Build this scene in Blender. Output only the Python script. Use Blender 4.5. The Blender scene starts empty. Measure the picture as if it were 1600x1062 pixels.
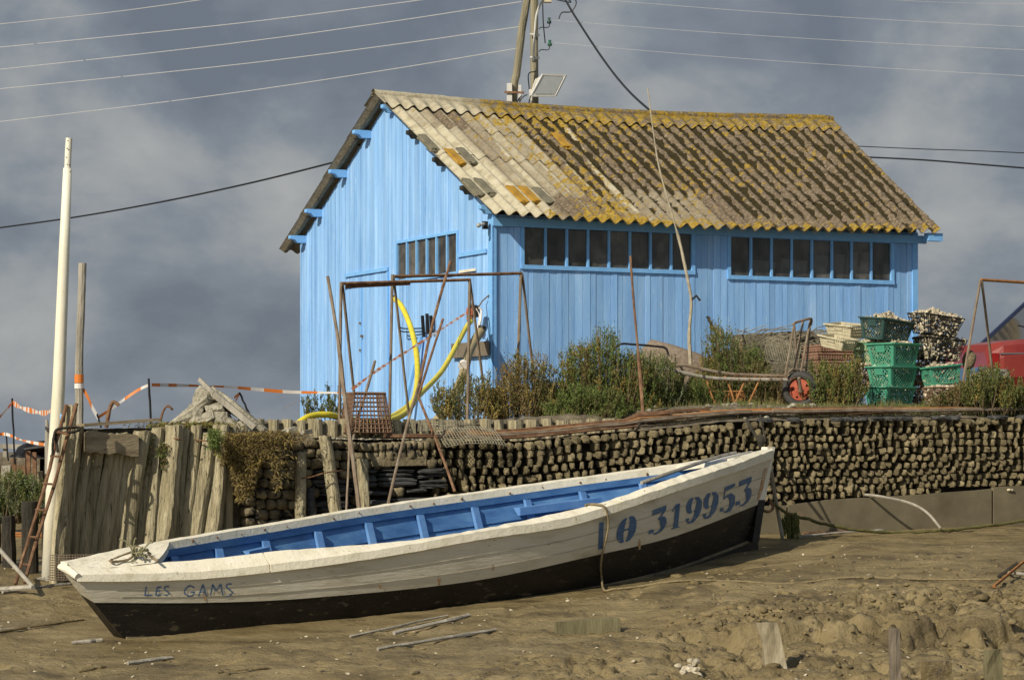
import bpy, math, random
import numpy as np
from mathutils import Vector, Matrix, noise as mn
R = math.radians
sc = bpy.context.scene
col = sc.collection
rng = random.Random(7)

# ---------------- camera, world, sun, exposure ----------------
F, CX, HY, CZ = 4100.0, 800.0, 705.0, 1.6      # focal (px of a 1600 wide frame), centre, eye level row, eye height
cam = bpy.data.cameras.new("camera"); camo = bpy.data.objects.new("camera", cam); col.objects.link(camo)
camo.location = (0, 0, CZ); camo.rotation_euler = (R(90), 0, 0)
cam.sensor_width = 36; cam.lens = F / 1600 * 36; cam.shift_y = (HY - 531) / 1600
cam.clip_start = .5; cam.clip_end = 3000
sc.camera = camo
AZ = (-.625, -.781); EL = R(34.5)                # horizontal direction towards the sun, elevation
w = bpy.data.worlds.new("World"); sc.world = w; w.use_nodes = True
nt = w.node_tree; nt.nodes.clear(); N = nt.nodes.new; LK = nt.links.new
sky = N('ShaderNodeTexSky'); sky.sky_type = 'NISHITA'; sky.sun_disc = False
sky.sun_elevation = EL; sky.sun_rotation = math.atan2(AZ[0], AZ[1])
b1 = N('ShaderNodeBackground'); LK(sky.outputs[0], b1.inputs[0]); b1.inputs[1].default_value = .08
tc = N('ShaderNodeTexCoord'); mp = N('ShaderNodeMapping'); LK(tc.outputs['Generated'], mp.inputs[0])
mp.inputs['Scale'].default_value = (1, 1, 1.5); mp.inputs['Location'].default_value = (1.7, .2, .5)
n1 = N('ShaderNodeTexNoise'); n1.inputs['Scale'].default_value = 10; n1.inputs['Detail'].default_value = 7
n1.inputs['Roughness'].default_value = .54; n1.inputs['Distortion'].default_value = .15; LK(mp.outputs[0], n1.inputs[0])
cr = N('ShaderNodeValToRGB'); LK(n1.outputs[0], cr.inputs[0])
el = cr.color_ramp.elements
el[0].position = .38; el[0].color = (.155, .182, .222, 1); el[1].position = .72; el[1].color = (.42, .425, .42, 1)
e = el.new(.49); e.color = (.215, .245, .285, 1)
e = el.new(.58); e.color = (.315, .335, .350, 1)
b2 = N('ShaderNodeBackground'); LK(cr.outputs[0], b2.inputs[0]); b2.inputs[1].default_value = 1.0
sp = N('ShaderNodeSeparateXYZ'); LK(tc.outputs['Generated'], sp.inputs[0])
mr = N('ShaderNodeMapRange'); LK(sp.outputs['Y'], mr.inputs[0])
mr.inputs[1].default_value = -.5; mr.inputs[2].default_value = .35; mr.inputs[3].default_value = .35; mr.inputs[4].default_value = .97
mx = N('ShaderNodeMixShader'); LK(mr.outputs[0], mx.inputs[0]); LK(b1.outputs[0], mx.inputs[1]); LK(b2.outputs[0], mx.inputs[2])
wo = N('ShaderNodeOutputWorld'); LK(mx.outputs[0], wo.inputs[0])
sl = bpy.data.lights.new("sun", 'SUN'); sl.energy = 4.6; sl.angle = R(.5); sl.color = (1, .91, .75)
so = bpy.data.objects.new("sun", sl); col.objects.link(so)
so.rotation_euler = Vector((AZ[0]*math.cos(EL), AZ[1]*math.cos(EL), math.sin(EL))).to_track_quat('Z', 'Y').to_euler()
vs = sc.view_settings; vs.view_transform = 'Standard'; vs.look = 'None'; vs.exposure = 0; vs.gamma = 1; vs.use_curve_mapping = False

# ---------------- helpers ----------------
def P(px, py, Y): return Vector(((px-CX)/F*Y, Y, CZ+(HY-py)/F*Y))
def PZ(px, z, Y): return Vector(((px-CX)/F*Y, Y, z))
def pix(p): return CX+p[0]/p[1]*F, HY-(p[2]-CZ)/p[1]*F
def lerp(a, b, t): return a+(b-a)*t
def knots(ks):
    xs = [k[0] for k in ks]; ys = [k[1] for k in ks]
    return lambda x: float(np.interp(x, xs, ys))
def smooth_knots(ks):                       # monotone-ish cubic through the knots
    xs = [k[0] for k in ks]; ys = [k[1] for k in ks]; n = len(xs)
    m = [0]*n
    for i in range(n):
        if i == 0: m[i] = (ys[1]-ys[0])/(xs[1]-xs[0])
        elif i == n-1: m[i] = (ys[-1]-ys[-2])/(xs[-1]-xs[-2])
        else: m[i] = (ys[i+1]-ys[i-1])/(xs[i+1]-xs[i-1])
    def f(x):
        if x <= xs[0]: return ys[0]+m[0]*(x-xs[0])
        if x >= xs[-1]: return ys[-1]+m[-1]*(x-xs[-1])
        i = max(j for j in range(n-1) if xs[j] <= x); h = xs[i+1]-xs[i]; t = (x-xs[i])/h
        return ((2*t**3-3*t*t+1)*ys[i]+(t**3-2*t*t+t)*h*m[i]+(3*t*t-2*t**3)*ys[i+1]+(t**3-t*t)*h*m[i+1])
    return f
def curve_pts(pts, n=8):                    # Catmull-Rom through points
    pts = [Vector(p) for p in pts]
    if len(pts) < 3: return pts
    q = [pts[0]*2-pts[1]]+pts+[pts[-1]*2-pts[-2]]; out = []
    for i in range(1, len(q)-2):
        for k in range(n):
            t = k/n; a, b, c, d = q[i-1], q[i], q[i+1], q[i+2]
            out.append(.5*((2*b)+(c-a)*t+(2*a-5*b+4*c-d)*t*t+(3*b-a-3*c+d)*t**3))
    out.append(pts[-1]); return out
def inv(fn, px, py, u, v, it=25):           # surface parameters seen at a pixel
    for _ in range(it):
        a = pix(fn(u, v)); e = 1e-4
        b = pix(fn(u+e, v)); c = pix(fn(u, v+e))
        J = ((b[0]-a[0])/e, (c[0]-a[0])/e, (b[1]-a[1])/e, (c[1]-a[1])/e)
        D = J[0]*J[3]-J[1]*J[2]
        if abs(D) < 1e-9: break
        dx, dy = px-a[0], py-a[1]
        u += max(-.2, min(.2, (dx*J[3]-dy*J[1])/D)); v += max(-.2, min(.2, (J[0]*dy-J[2]*dx)/D))
    return u, v
ORG = {}
ICO_V, ICO_F = None, None
def _ico():
    import bmesh
    out = []
    for s in (1, 2):
        bm = bmesh.new(); bmesh.ops.create_icosphere(bm, subdivisions=s, radius=1)
        out.append((np.array([v.co[:] for v in bm.verts]), [[v.index for v in f.verts] for f in bm.faces])); bm.free()
    bm = bmesh.new(); bmesh.ops.create_cube(bm, size=2); bmesh.ops.subdivide_edges(bm, edges=bm.edges[:], cuts=2, use_grid_fill=True)
    out.append((np.array([v.co[:] for v in bm.verts]), [[v.index for v in f.verts] for f in bm.faces])); bm.free()
    return out
ICO1, ICO2, CUB = _ico()
CUBR = CUB[0]/np.maximum(1e-6, np.linalg.norm(CUB[0], axis=1))[:, None]*1.25
def rotm(ax, ay, az): return Matrix.Rotation(az, 3, 'Z') @ Matrix.Rotation(ay, 3, 'Y') @ Matrix.Rotation(ax, 3, 'X')
class MB:
    def __init__(s): s.v = []; s.f = []; s.m = []; s.n = 0
    def add(s, vs, fs, m=0):
        s.v.extend([tuple(p) for p in vs]); k = s.n
        s.f.extend([tuple(i+k for i in f) for f in fs]); s.m.extend([m]*len(fs)); s.n += len(vs)
    def hexa(s, p, m=0):                    # 8 corners: bottom 4 ccw, top 4 ccw
        s.add(p, [(3, 2, 1, 0), (4, 5, 6, 7), (0, 1, 5, 4), (1, 2, 6, 5), (2, 3, 7, 6), (3, 0, 4, 7)], m)
    def box(s, c, d, rot=None, m=0):
        c = Vector(c); h = Vector(d)/2; rot = rot or Matrix.Identity(3)
        s.hexa([c+rot @ Vector((x*h.x, y*h.y, z*h.z)) for z in (-1, 1) for x, y in ((-1, -1), (1, -1), (1, 1), (-1, 1))], m)
    def beam(s, a, b, w, h, up=(0, 0, 1), m=0, jit=0):
        a = Vector(a); b = Vector(b); d = (b-a).normalized(); x = d.cross(Vector(up))
        if x.length < 1e-4: x = d.cross(Vector((0, 1, 0)))
        x.normalize(); y = x.cross(d).normalized()
        L = [];
        for p in (a, b):
            for i, j in ((-1, -1), (1, -1), (1, 1), (-1, 1)):
                k = Vector([rng.uniform(-jit, jit) for _ in range(3)]) if jit else Vector((0, 0, 0))
                L.append(p+x*(w/2*i)+y*(h/2*j)+k)
        s.hexa(L, m)
    def tube(s, pts, r, n=8, m=0, cap=True, flat=1.0, jit=0):
        pts = [Vector(p) for p in pts]; k = len(pts)
        rs = r if isinstance(r, (list, tuple)) else [r]*k
        t0 = (pts[1]-pts[0]).normalized(); x = t0.cross(Vector((.13, .21, 1)))
        if x.length < .05: x = t0.cross(Vector((1, 0, 0)))
        x.normalize(); vs = []
        for i in range(k):
            t = (pts[min(i+1, k-1)]-pts[max(i-1, 0)]).normalized()
            x = (x-t*x.dot(t)).normalized(); y = t.cross(x)
            for j in range(n):
                a = 2*math.pi*j/n; rr = rs[i]*(1+(rng.uniform(-jit, jit) if jit else 0))
                vs.append(pts[i]+x*(math.cos(a)*rr)+y*(math.sin(a)*rr*flat))
        fs = [(i*n+j, i*n+(j+1) % n, (i+1)*n+(j+1) % n, (i+1)*n+j) for i in range(k-1) for j in range(n)]
        if cap: fs += [tuple(range(n-1, -1, -1)), tuple((k-1)*n+j for j in range(n))]
        s.add(vs, fs, m)
    def blob(s, c, size, rot=None, kind=ICO2, jit=.12, m=0, seed=None):
        V = kind[0].copy() if kind is not CUB else (CUB[0]*.45+CUBR*.5)
        V = V*(1+np.array([[rng.uniform(-jit, jit)] for _ in range(len(V))]))
        V = V*np.array(size)
        rot = np.array(rot) if rot is not None else np.eye(3)
        V = V @ rot.T+np.array(c)
        s.add(V.tolist(), kind[1], m)
    def grid(s, fn, nu, nv, m=0, flip=False):
        vs = [fn(i/nu, j/nv) for i in range(nu+1) for j in range(nv+1)]
        q = lambda i, j: i*(nv+1)+j
        fs = [(q(i, j), q(i+1, j), q(i+1, j+1), q(i, j+1)) for i in range(nu) for j in range(nv)]
        if flip: fs = [f[::-1] for f in fs]
        s.add(vs, fs, m)
    def build(s, name, mats, parent=None, loc=None, smooth=False, fix=True):
        me = bpy.data.meshes.new(name)
        if parent is not None: o0 = ORG[parent.name]
        elif loc is not None: o0 = Vector(loc)
        else: 
            V = np.array(s.v); o0 = Vector(((V[:, 0].min()+V[:, 0].max())/2, (V[:, 1].min()+V[:, 1].max())/2, V[:, 2].min()))
        V = np.array(s.v, dtype=float)-np.array(o0)
        me.from_pydata(V.tolist(), [], s.f)
        for mt in (mats if isinstance(mats, (list, tuple)) else [mats]): me.materials.append(mt)
        if any(s.m): me.polygons.foreach_set('material_index', s.m)
        if fix:
            import bmesh
            bm = bmesh.new(); bm.from_mesh(me); bmesh.ops.recalc_face_normals(bm, faces=bm.faces[:]); bm.to_mesh(me); bm.free()
        if smooth: me.polygons.foreach_set('use_smooth', [True]*len(me.polygons))
        me.update()
        o = bpy.data.objects.new(name, me); col.objects.link(o)
        if parent is not None: o.parent = parent
        else: o.location = o0
        ORG[o.name] = o0
        return o
def tag(o, label=None, cat=None, group=None, kind=None):
    if label: o['label'] = label
    if cat: o['category'] = cat
    if group: o['group'] = group
    if kind: o['kind'] = kind
    return o
def thing(name, label, cat, loc, group=None):
    o = bpy.data.objects.new(name, None); col.objects.link(o); o.location = loc; o.empty_display_size = .1
    ORG[o.name] = Vector(loc); return tag(o, label, cat, group)

# ---------------- materials ----------------
MATS = {}
def M(name, cols, scale=8, stretch=(1, 1, 1), rough=.85, bump=.3, bscale=None, island=.0, detail=6, spots=None, metal=0,
      spec=.3, dist=.01, nrough=.6, distort=0, spots2=None, bdetail=8):
    m = bpy.data.materials.new(name); m.use_nodes = True; nt = m.node_tree; nd = nt.nodes; lk = nt.links.new
    bs = nd['Principled BSDF']; bs.inputs['Roughness'].default_value = rough; bs.inputs['Metallic'].default_value = metal
    bs.inputs['Specular IOR Level'].default_value = spec
    tc = nd.new('ShaderNodeTexCoord'); mp = nd.new('ShaderNodeMapping'); lk(tc.outputs['Object'], mp.inputs[0])
    mp.inputs['Scale'].default_value = stretch
    n = nd.new('ShaderNodeTexNoise'); n.inputs['Scale'].default_value = scale; n.inputs['Detail'].default_value = detail
    n.inputs['Roughness'].default_value = nrough; n.inputs['Distortion'].default_value = distort; lk(mp.outputs[0], n.inputs[0])
    cr = nd.new('ShaderNodeValToRGB'); lk(n.outputs[0], cr.inputs[0]); el = cr.color_ramp.elements
    if len(cols) == 1: cols = [(.3, cols[0]), (.7, tuple(c*.85 for c in cols[0]))]
    el[0].position, el[0].color = cols[0][0], (*cols[0][1], 1); el[1].position, el[1].color = cols[-1][0], (*cols[-1][1], 1)
    for p, c in cols[1:-1]: e = el.new(p); e.color = (*c, 1)
    out = cr.outputs[0]
    for k, sp_ in enumerate((spots, spots2)):
        if not sp_: continue
        c, s_, th = sp_[:3]; st = sp_[3] if len(sp_) > 3 else (1, 1, 1)
        m2 = nd.new('ShaderNodeMapping'); lk(tc.outputs['Object'], m2.inputs[0]); m2.inputs['Scale'].default_value = st
        m2.inputs['Location'].default_value = (3.1*k+1, 2, 5)
        n2 = nd.new('ShaderNodeTexNoise'); n2.inputs['Scale'].default_value = s_; n2.inputs['Detail'].default_value = 8
        n2.inputs['Roughness'].default_value = .65; lk(m2.outputs[0], n2.inputs[0])
        c2 = nd.new('ShaderNodeValToRGB'); lk(n2.outputs[0], c2.inputs[0]); c2.color_ramp.elements[0].position = th; c2.color_ramp.elements[1].position = th+.05
        mx = nd.new('ShaderNodeMixRGB'); lk(c2.outputs[0], mx.inputs[0]); lk(out, mx.inputs[1]); mx.inputs[2].default_value = (*c, 1); out = mx.outputs[0]
    if island:
        g = nd.new('ShaderNodeNewGeometry'); mr = nd.new('ShaderNodeMapRange'); lk(g.outputs['Random Per Island'], mr.inputs[0])
        mr.inputs[3].default_value = 1-island; mr.inputs[4].default_value = 1+island
        hs = nd.new('ShaderNodeHueSaturation'); lk(mr.outputs[0], hs.inputs['Value']); lk(out, hs.inputs['Color']); out = hs.outputs[0]
    lk(out, bs.inputs['Base Color'])
    if bump:
        n3 = nd.new('ShaderNodeTexNoise'); n3.inputs['Scale'].default_value = bscale or scale*3; n3.inputs['Detail'].default_value = bdetail
        n3.inputs['Roughness'].default_value = .65; lk(mp.outputs[0], n3.inputs[0])
        bp = nd.new('ShaderNodeBump'); bp.inputs['Strength'].default_value = bump; bp.inputs['Distance'].default_value = dist
        lk(n3.outputs[0], bp.inputs['Height']); lk(bp.outputs[0], bs.inputs['Normal'])
    MATS[name] = m; return m
mud = M('mud', [(.3, (.090, .066, .030)), (.5, (.215, .164, .076)), (.72, (.32, .25, .128))], 2.4, (.8, 1.6, 1), .5, 1.0, 24, detail=10, spec=.4, dist=.03, spots=((.34, .28, .18), 40, .67), spots2=((.06, .045, .028), 9, .62))
_t = mud.node_tree; _n = _t.nodes.new('ShaderNodeTexNoise'); _n.inputs['Scale'].default_value = 1.1; _n.inputs['Detail'].default_value = 5; _c = _t.nodes.new('ShaderNodeTexCoord'); _t.links.new(_c.outputs['Object'], _n.inputs[0])
_m = _t.nodes.new('ShaderNodeMapRange'); _t.links.new(_n.outputs[0], _m.inputs[0]); _m.inputs[1].default_value = .4; _m.inputs[2].default_value = .62; _m.inputs[3].default_value = .30; _m.inputs[4].default_value = .72; _t.links.new(_m.outputs[0], _t.nodes['Principled BSDF'].inputs['Roughness'])
soil = M('soil', [(.3, (.09, .075, .05)), (.7, (.24, .2, .14))], 7, rough=.95, bump=.8, bscale=30, dist=.03, spots=((.42, .38, .3), 30, .62))
blue = M('blue_paint', [(.25, (.18, .38, .71)), (.45, (.24, .46, .80)), (.6, (.29, .52, .85)), (.78, (.40, .60, .88))], 3.2, (2.2, 2.2, .30), .65, .7, 45, island=.12, dist=.006, spots=((.12, .19, .28), 34, .69, (1.6, 1.6, .16)), spots2=((.50, .66, .82), 22, .64, (1.5, 1.5, .25)))
bluet = M('blue_trim', [(.3, (.17, .42, .79)), (.7, (.23, .50, .87))], 9, rough=.55, bump=.3, island=.05, spots=((.35, .45, .52), 26, .68))
dark_in = M('interior_dark', [(.022, .02, .018)], bump=0)
grey_sheet = M('grey_sheet', [(.3, (.50, .50, .50)), (.7, (.66, .65, .64))], 4, bump=.2)
wood = M('weathered_wood', [(.25, (.17, .14, .082)), (.45, (.33, .285, .175)), (.6, (.47, .415, .27)), (.75, (.60, .54, .38))], 6, (3.2, 3.2, .30), .9, 1.0, 14, island=.20, dist=.035, spots=((.04, .032, .02), 16, .60, (4, 4, .16)), spots2=((.15, .13, .075), 3, .60))
woodg = M('grey_wood', [(.25, (.20, .18, .145)), (.5, (.33, .305, .25)), (.75, (.46, .43, .36))], 6, (2, 2, .3), .9, .8, 30, island=.15, dist=.012, spots=((.09, .075, .05), 12, .63, (3, 3, .3)))
woodh = M('weathered_wood_flat', [(.25, (.16, .13, .08)), (.5, (.29, .235, .15)), (.75, (.44, .37, .25))], 5, (.4, 1, 3), .9, .9, 30, island=.12, dist=.015, spots=((.06, .05, .035), 12, .66, (.5, 1, 3)))
darkwood = M('dark_wet_wood', [(.3, (.018, .016, .012)), (.7, (.06, .052, .036))], 6, (2, 2, .4), .7, .8, 25, dist=.02)
stone = M('wall_stone', [(.28, (.085, .070, .038)), (.5, (.18, .148, .082)), (.75, (.30, .25, .148))], 9, rough=.95, bump=.9, bscale=45, island=.28, dist=.015, spots=((.07, .06, .04), 14, .59))
stoned = M('dark_wall_stone', [(.28, (.11, .09, .052)), (.5, (.20, .165, .098)), (.75, (.32, .27, .17))], 9, rough=.95, bump=.9, bscale=40, island=.3, dist=.02, spots=((.035, .032, .028), 7, .55))
gap = M('packed_mud_dark', [(.3, (.022, .018, .012)), (.7, (.06, .048, .03))], 14, bump=.8, bscale=30, dist=.03)
slate = M('dark_slate', [(.3, (.03, .032, .033)), (.7, (.10, .10, .095))], 10, (1, 1, 4), .7, .8, 30, island=.25)
concrete = M('concrete_panel', [(.3, (.12, .10, .062)), (.55, (.19, .16, .10)), (.8, (.26, .22, .145))], 2.2, rough=.9, bump=.35, bscale=60, dist=.006, spots=((.26, .16, .09), 1.7, .66), spots2=((.15, .13, .09), 5, .66))
rubble = M('rubble_stone', [(.3, (.26, .24, .18)), (.55, (.42, .39, .30)), (.8, (.62, .58, .47))], 16, rough=.95, bump=1, bscale=50, island=.15, dist=.02, spots=((.12, .11, .085), 18, .60))
rust = M('rusty_metal', [(.3, (.085, .045, .025)), (.55, (.19, .105, .058)), (.75, (.28, .18, .11))], 14, rough=.9, bump=.5, bscale=60, island=.22, dist=.004)
rustg = M('grey_rusted_metal', [(.3, (.13, .085, .055)), (.55, (.22, .175, .125)), (.75, (.30, .26, .20))], 10, (1, 1, .6), .85, .4, 50, island=.15, dist=.004)
rusto = M('orange_rust', [(.3, (.25, .10, .03)), (.7, (.42, .21, .08))], 12, rough=.9, bump=.4)
whitep = M('boat_white', [(.25, (.58, .52, .37)), (.45, (.76, .71, .56)), (.75, (.84, .79, .66))], 6, rough=.55, bump=.7, bscale=30, dist=.008, spots=((.36, .14, .04), 7, .725), spots2=((.36, .31, .20), 30, .63))
whiteh = M('boat_hull_white', [(.25, (.44, .40, .29)), (.45, (.64, .60, .48)), (.75, (.74, .70, .59))], 4, (.5, .5, 2.5), .6, .7, 22, dist=.008, spots=((.42, .19, .06), 6.5, .705), spots2=((.30, .25, .16), 14, .64, (.5, .5, 2)))
blackp = M('boat_black', [(.3, (.007, .006, .005)), (.7, (.020, .017, .013))], 8, (.6, .6, 2), .45, .8, 50, dist=.01, spots=((.085, .072, .045), 13, .60, (.6, .6, 1.6)), spots2=((.05, .042, .026), 50, .60))
bluein = M('boat_blue', [(.3, (.05, .14, .33)), (.5, (.08, .20, .42)), (.75, (.14, .29, .50))], 4, (1, 1, 3), .5, .4, 25, dist=.005, spots=((.16, .30, .55), 14, .66, (.5, .5, 3)), spots2=((.20, .18, .14), 16, .68))
bluerib = M('boat_blue_ribs', [(.3, (.09, .22, .48)), (.8, (.17, .33, .60))], 8, rough=.45, bump=.3, spots=((.3, .42, .6), 20, .66))
lettering = M('blue_lettering', [(.3, (.055, .115, .24)), (.7, (.10, .18, .32))], 18, rough=.6, bump=.1, spots=((.42, .41, .36), 36, .615))
mastw = M('mast_white', [(.3, (.66, .60, .42)), (.55, (.80, .77, .64)), (.75, (.85, .83, .74))], 3, (1, 1, .35), .45, .3, 20, spots=((.45, .38, .22), 14, .655, (1, 1, .4)))
polew = M('pole_wood', [(.3, (.15, .135, .085)), (.7, (.33, .30, .21))], 4, (3, 3, .2), .9, .7, 25, dist=.02, spots=((.09, .08, .05), 8, .62, (3, 3, .3)))
wirel = M('pale_wire', [(.50, .51, .52)], bump=0, rough=.5)
wired = M('black_cable', [(.018, .02, .024)], bump=0, rough=.5)
hosey = M('yellow_hose', [(.3, (.60, .50, .03)), (.7, (.80, .70, .06))], 6, rough=.5, bump=.2, spots=((.36, .30, .12), 14, .63))
hosek = M('khaki_hose', [(.3, (.28, .22, .11)), (.7, (.40, .33, .18))], 6, rough=.7, bump=.3)
ropem = M('old_rope', [(.3, (.16, .12, .07)), (.7, (.36, .29, .18))], 30, rough=.95, bump=1, bscale=90)
ropeg = M('weedy_rope', [(.3, (.06, .055, .02)), (.7, (.16, .15, .05))], 20, rough=.95, bump=1, bscale=60)
weed = M('green_seaweed', [(.3, (.05, .055, .012)), (.7, (.14, .15, .03))], 20, rough=.6, bump=.6)
rubber = M('rubber', [(.3, (.03, .03, .03)), (.7, (.075, .07, .065))], 12, rough=.8, bump=.4)
redrim = M('red_rim', [(.3, (.30, .055, .028)), (.7, (.44, .11, .055))], 10, rough=.6, bump=.2)
green = M('green_plastic', [(.3, (.055, .27, .17)), (.7, (.10, .35, .235))], 7, rough=.5, bump=.1, spots=((.2, .3, .2), 20, .68))
greenp = M('pale_green_plastic', [(.3, (.20, .36, .20)), (.7, (.32, .42, .26))], 7, rough=.6, bump=.1)
greend = M('dark_green_plastic', [(.3, (.025, .06, .055)), (.7, (.05, .095, .085))], 7, rough=.5, bump=.1)
cream = M('cream_plastic', [(.3, (.42, .37, .24)), (.7, (.60, .55, .39))], 10, rough=.7, bump=.2)
shellm = M('oyster_shell', [(.3, (.30, .25, .165)), (.55, (.50, .44, .32)), (.78, (.74, .69, .56))], 30, rough=.8, bump=.8, bscale=80, island=.3, dist=.006)
carred = M('car_red', [(.3, (.19, .022, .018)), (.7, (.26, .04, .028))], 3, rough=.28, bump=0, spec=.5)
carglass = M('car_glass', [(.025, .03, .038)], bump=0, rough=.06, spec=.9)
chrome = M('chrome', [(.5, .5, .5)], bump=0, rough=.2, metal=1)
black = M('black_plastic', [(.015, .015, .016)], bump=0, rough=.5)
whitebox = M('white_metal', [(.62, .61, .57)], bump=0, rough=.5)
glassg = M('lamp_glass', [(.36, .38, .37)], bump=0, rough=.2, spec=.6)
greeng = M('green_glass', [(.03, .12, .07)], bump=0, rough=.1, spec=.8)
tapeo = M('orange_tape', [(.72, .22, .04)], bump=0, rough=.5)
tapew = M('white_tape', [(.78, .74, .70)], bump=0, rough=.5)
tarp = M('black_tarpaulin', [(.012, .012, .013)], bump=.6, bscale=8, rough=.35, dist=.05)
netting = M('grey_netting', [(.3, (.05, .045, .032)), (.5, (.13, .115, .08)), (.75, (.27, .24, .17))], 26, (1, 1, 1.6), .9, 1, 40, island=.2, dist=.03, spots=((.03, .027, .02), 30, .56))
meshb = M('bag_mesh', [(.3, (.20, .18, .12)), (.7, (.36, .33, .24))], 20, rough=.8, bump=.3)
leaf_a = M('leaf_olive', [(.3, (.095, .11, .035)), (.7, (.21, .21, .07))], 5, rough=.6, bump=0, island=.5, spec=.2)
leaf_b = M('leaf_gold', [(.3, (.21, .165, .045)), (.7, (.38, .29, .09))], 5, rough=.6, bump=0, island=.4, spec=.2)
leaf_c = M('leaf_dry', [(.3, (.15, .115, .052)), (.7, (.28, .215, .105))], 6, rough=.9, bump=0, island=.4, spec=.1)
leaf_g = M('leaf_green', [(.3, (.085, .13, .032)), (.7, (.18, .23, .065))], 5, rough=.6, bump=0, island=.4, spec=.2)
leaf_p = M('leaf_pale', [(.3, (.16, .19, .10)), (.7, (.27, .30, .17))], 5, rough=.7, bump=0, island=.3, spec=.2)
twig = M('twig', [(.3, (.10, .07, .04)), (.7, (.20, .15, .09))], 12, rough=.9, bump=0, island=.3)
for nm in ('leaf_olive', 'leaf_gold', 'leaf_dry', 'leaf_green', 'leaf_pale'):       # thin leaves let some light through
    t = MATS[nm].node_tree; bs = t.nodes['Principled BSDF']; src = bs.inputs['Base Color'].links[0].from_socket
    tr = t.nodes.new('ShaderNodeBsdfTranslucent'); t.links.new(src, tr.inputs[0]); ms = t.nodes.new('ShaderNodeMixShader'); ms.inputs[0].default_value = .25
    t.links.new(bs.outputs[0], ms.inputs[1]); t.links.new(tr.outputs[0], ms.inputs[2]); t.links.new(ms.outputs[0], t.nodes['Material Output'].inputs[0])
pane = M('dusty_pane', [(.35, (.040, .035, .029)), (.7, (.17, .155, .135))], 5, bump=0, rough=.10, spec=.7, island=.75)
t = pane.node_tree; bs = t.nodes['Principled BSDF']; tr = t.nodes.new('ShaderNodeBsdfTransparent'); tr.inputs[0].default_value = (.75, .74, .7, 1)
ms = t.nodes.new('ShaderNodeMixShader'); ms.inputs[0].default_value = .42; t.links.new(bs.outputs[0], ms.inputs[1]); t.links.new(tr.outputs[0], ms.inputs[2]); t.links.new(ms.outputs[0], t.nodes['Material Output'].inputs[0])
# corrugated roof: vertex attributes say how old a sheet is, how much lichen grows, and where moss and painted valley shade lie
def roof_mat():
    m = bpy.data.materials.new('fibre_cement_lichen'); m.use_nodes = True; nt = m.node_tree; nd = nt.nodes; lk = nt.links.new
    bs = nd['Principled BSDF']; bs.inputs['Roughness'].default_value = .92; bs.inputs['Specular IOR Level'].default_value = .15
    at = nd.new('ShaderNodeAttribute'); at.attribute_name = 'age'; sp = nd.new('ShaderNodeSeparateColor'); lk(at.outputs['Color'], sp.inputs[0])
    tc = nd.new('ShaderNodeTexCoord')
    def nz(scale, det=8, ro=.65, loc=(0, 0, 0)):
        mp = nd.new('ShaderNodeMapping'); lk(tc.outputs['Object'], mp.inputs[0]); mp.inputs['Location'].default_value = loc
        n = nd.new('ShaderNodeTexNoise'); n.inputs['Scale'].default_value = scale; n.inputs['Detail'].default_value = det; n.inputs['Roughness'].default_value = ro
        lk(mp.outputs[0], n.inputs[0]); return n.outputs[0]
    def ramp(src, *els):
        c = nd.new('ShaderNodeValToRGB'); lk(src, c.inputs[0]); e = c.color_ramp.elements
        e[0].position, e[0].color = els[0][0], (*els[0][1], 1); e[1].position, e[1].color = els[-1][0], (*els[-1][1], 1)
        for p, q in els[1:-1]: x = e.new(p); x.color = (*q, 1)
        return c.outputs[0]
    def mix(f, a, b):
        x = nd.new('ShaderNodeMixRGB'); lk(f, x.inputs[0]); lk(a, x.inputs[1]); lk(b, x.inputs[2]); return x.outputs[0]
    def math_(op, a, b):
        x = nd.new('ShaderNodeMath'); x.operation = op; x.use_clamp = False
        for i, q in enumerate((a, b)):
            if isinstance(q, (int, float)): x.inputs[i].default_value = q
            else: lk(q, x.inputs[i])
        return x.outputs[0]
    new = ramp(nz(7), (.3, (.33, .29, .19)), (.5, (.53, .48, .345)), (.75, (.63, .585, .45)))
    old = ramp(nz(24, 8, .75), (.30, (.05, .038, .022)), (.45, (.14, .108, .072)), (.58, (.235, .185, .13)), (.70, (.45, .41, .31)))
    base = mix(sp.outputs[0], new, old)
    lich = ramp(nz(26, loc=(3, 1, 0)), (.3, (.12, .085, .02)), (.5, (.33, .215, .03)), (.64, (.40, .30, .09)), (.76, (.5, .44, .28)))
    f = ramp(math_('ADD', nz(11, loc=(7, 7, 1)), math_('MULTIPLY', math_('SUBTRACT', sp.outputs[1], .5), .42)), (.52, (0, 0, 0)), (.58, (1, 1, 1)))
    c1 = mix(f, base, lich)
    moss_shade = ramp(nz(30), (.3, (.020, .015, .007)), (.7, (.055, .044, .018)))  # dark brown for moss and for ridge shadows painted into the valleys
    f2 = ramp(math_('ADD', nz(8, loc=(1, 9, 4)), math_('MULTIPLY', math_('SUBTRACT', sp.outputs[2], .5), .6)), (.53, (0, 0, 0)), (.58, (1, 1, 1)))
    c2 = mix(f2, c1, moss_shade)
    lk(c2, bs.inputs['Base Color'])
    bp = nd.new('ShaderNodeBump'); bp.inputs['Strength'].default_value = .8; bp.inputs['Distance'].default_value = .03; lk(nz(38), bp.inputs['Height']); lk(bp.outputs[0], bs.inputs['Normal'])
    return m
roofm = roof_mat()
def add_attr(o, cols):
    a = o.data.color_attributes.new('age', 'FLOAT_COLOR', 'POINT')
    a.data.foreach_set('color', np.array(cols, dtype=np.float32).ravel())

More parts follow.
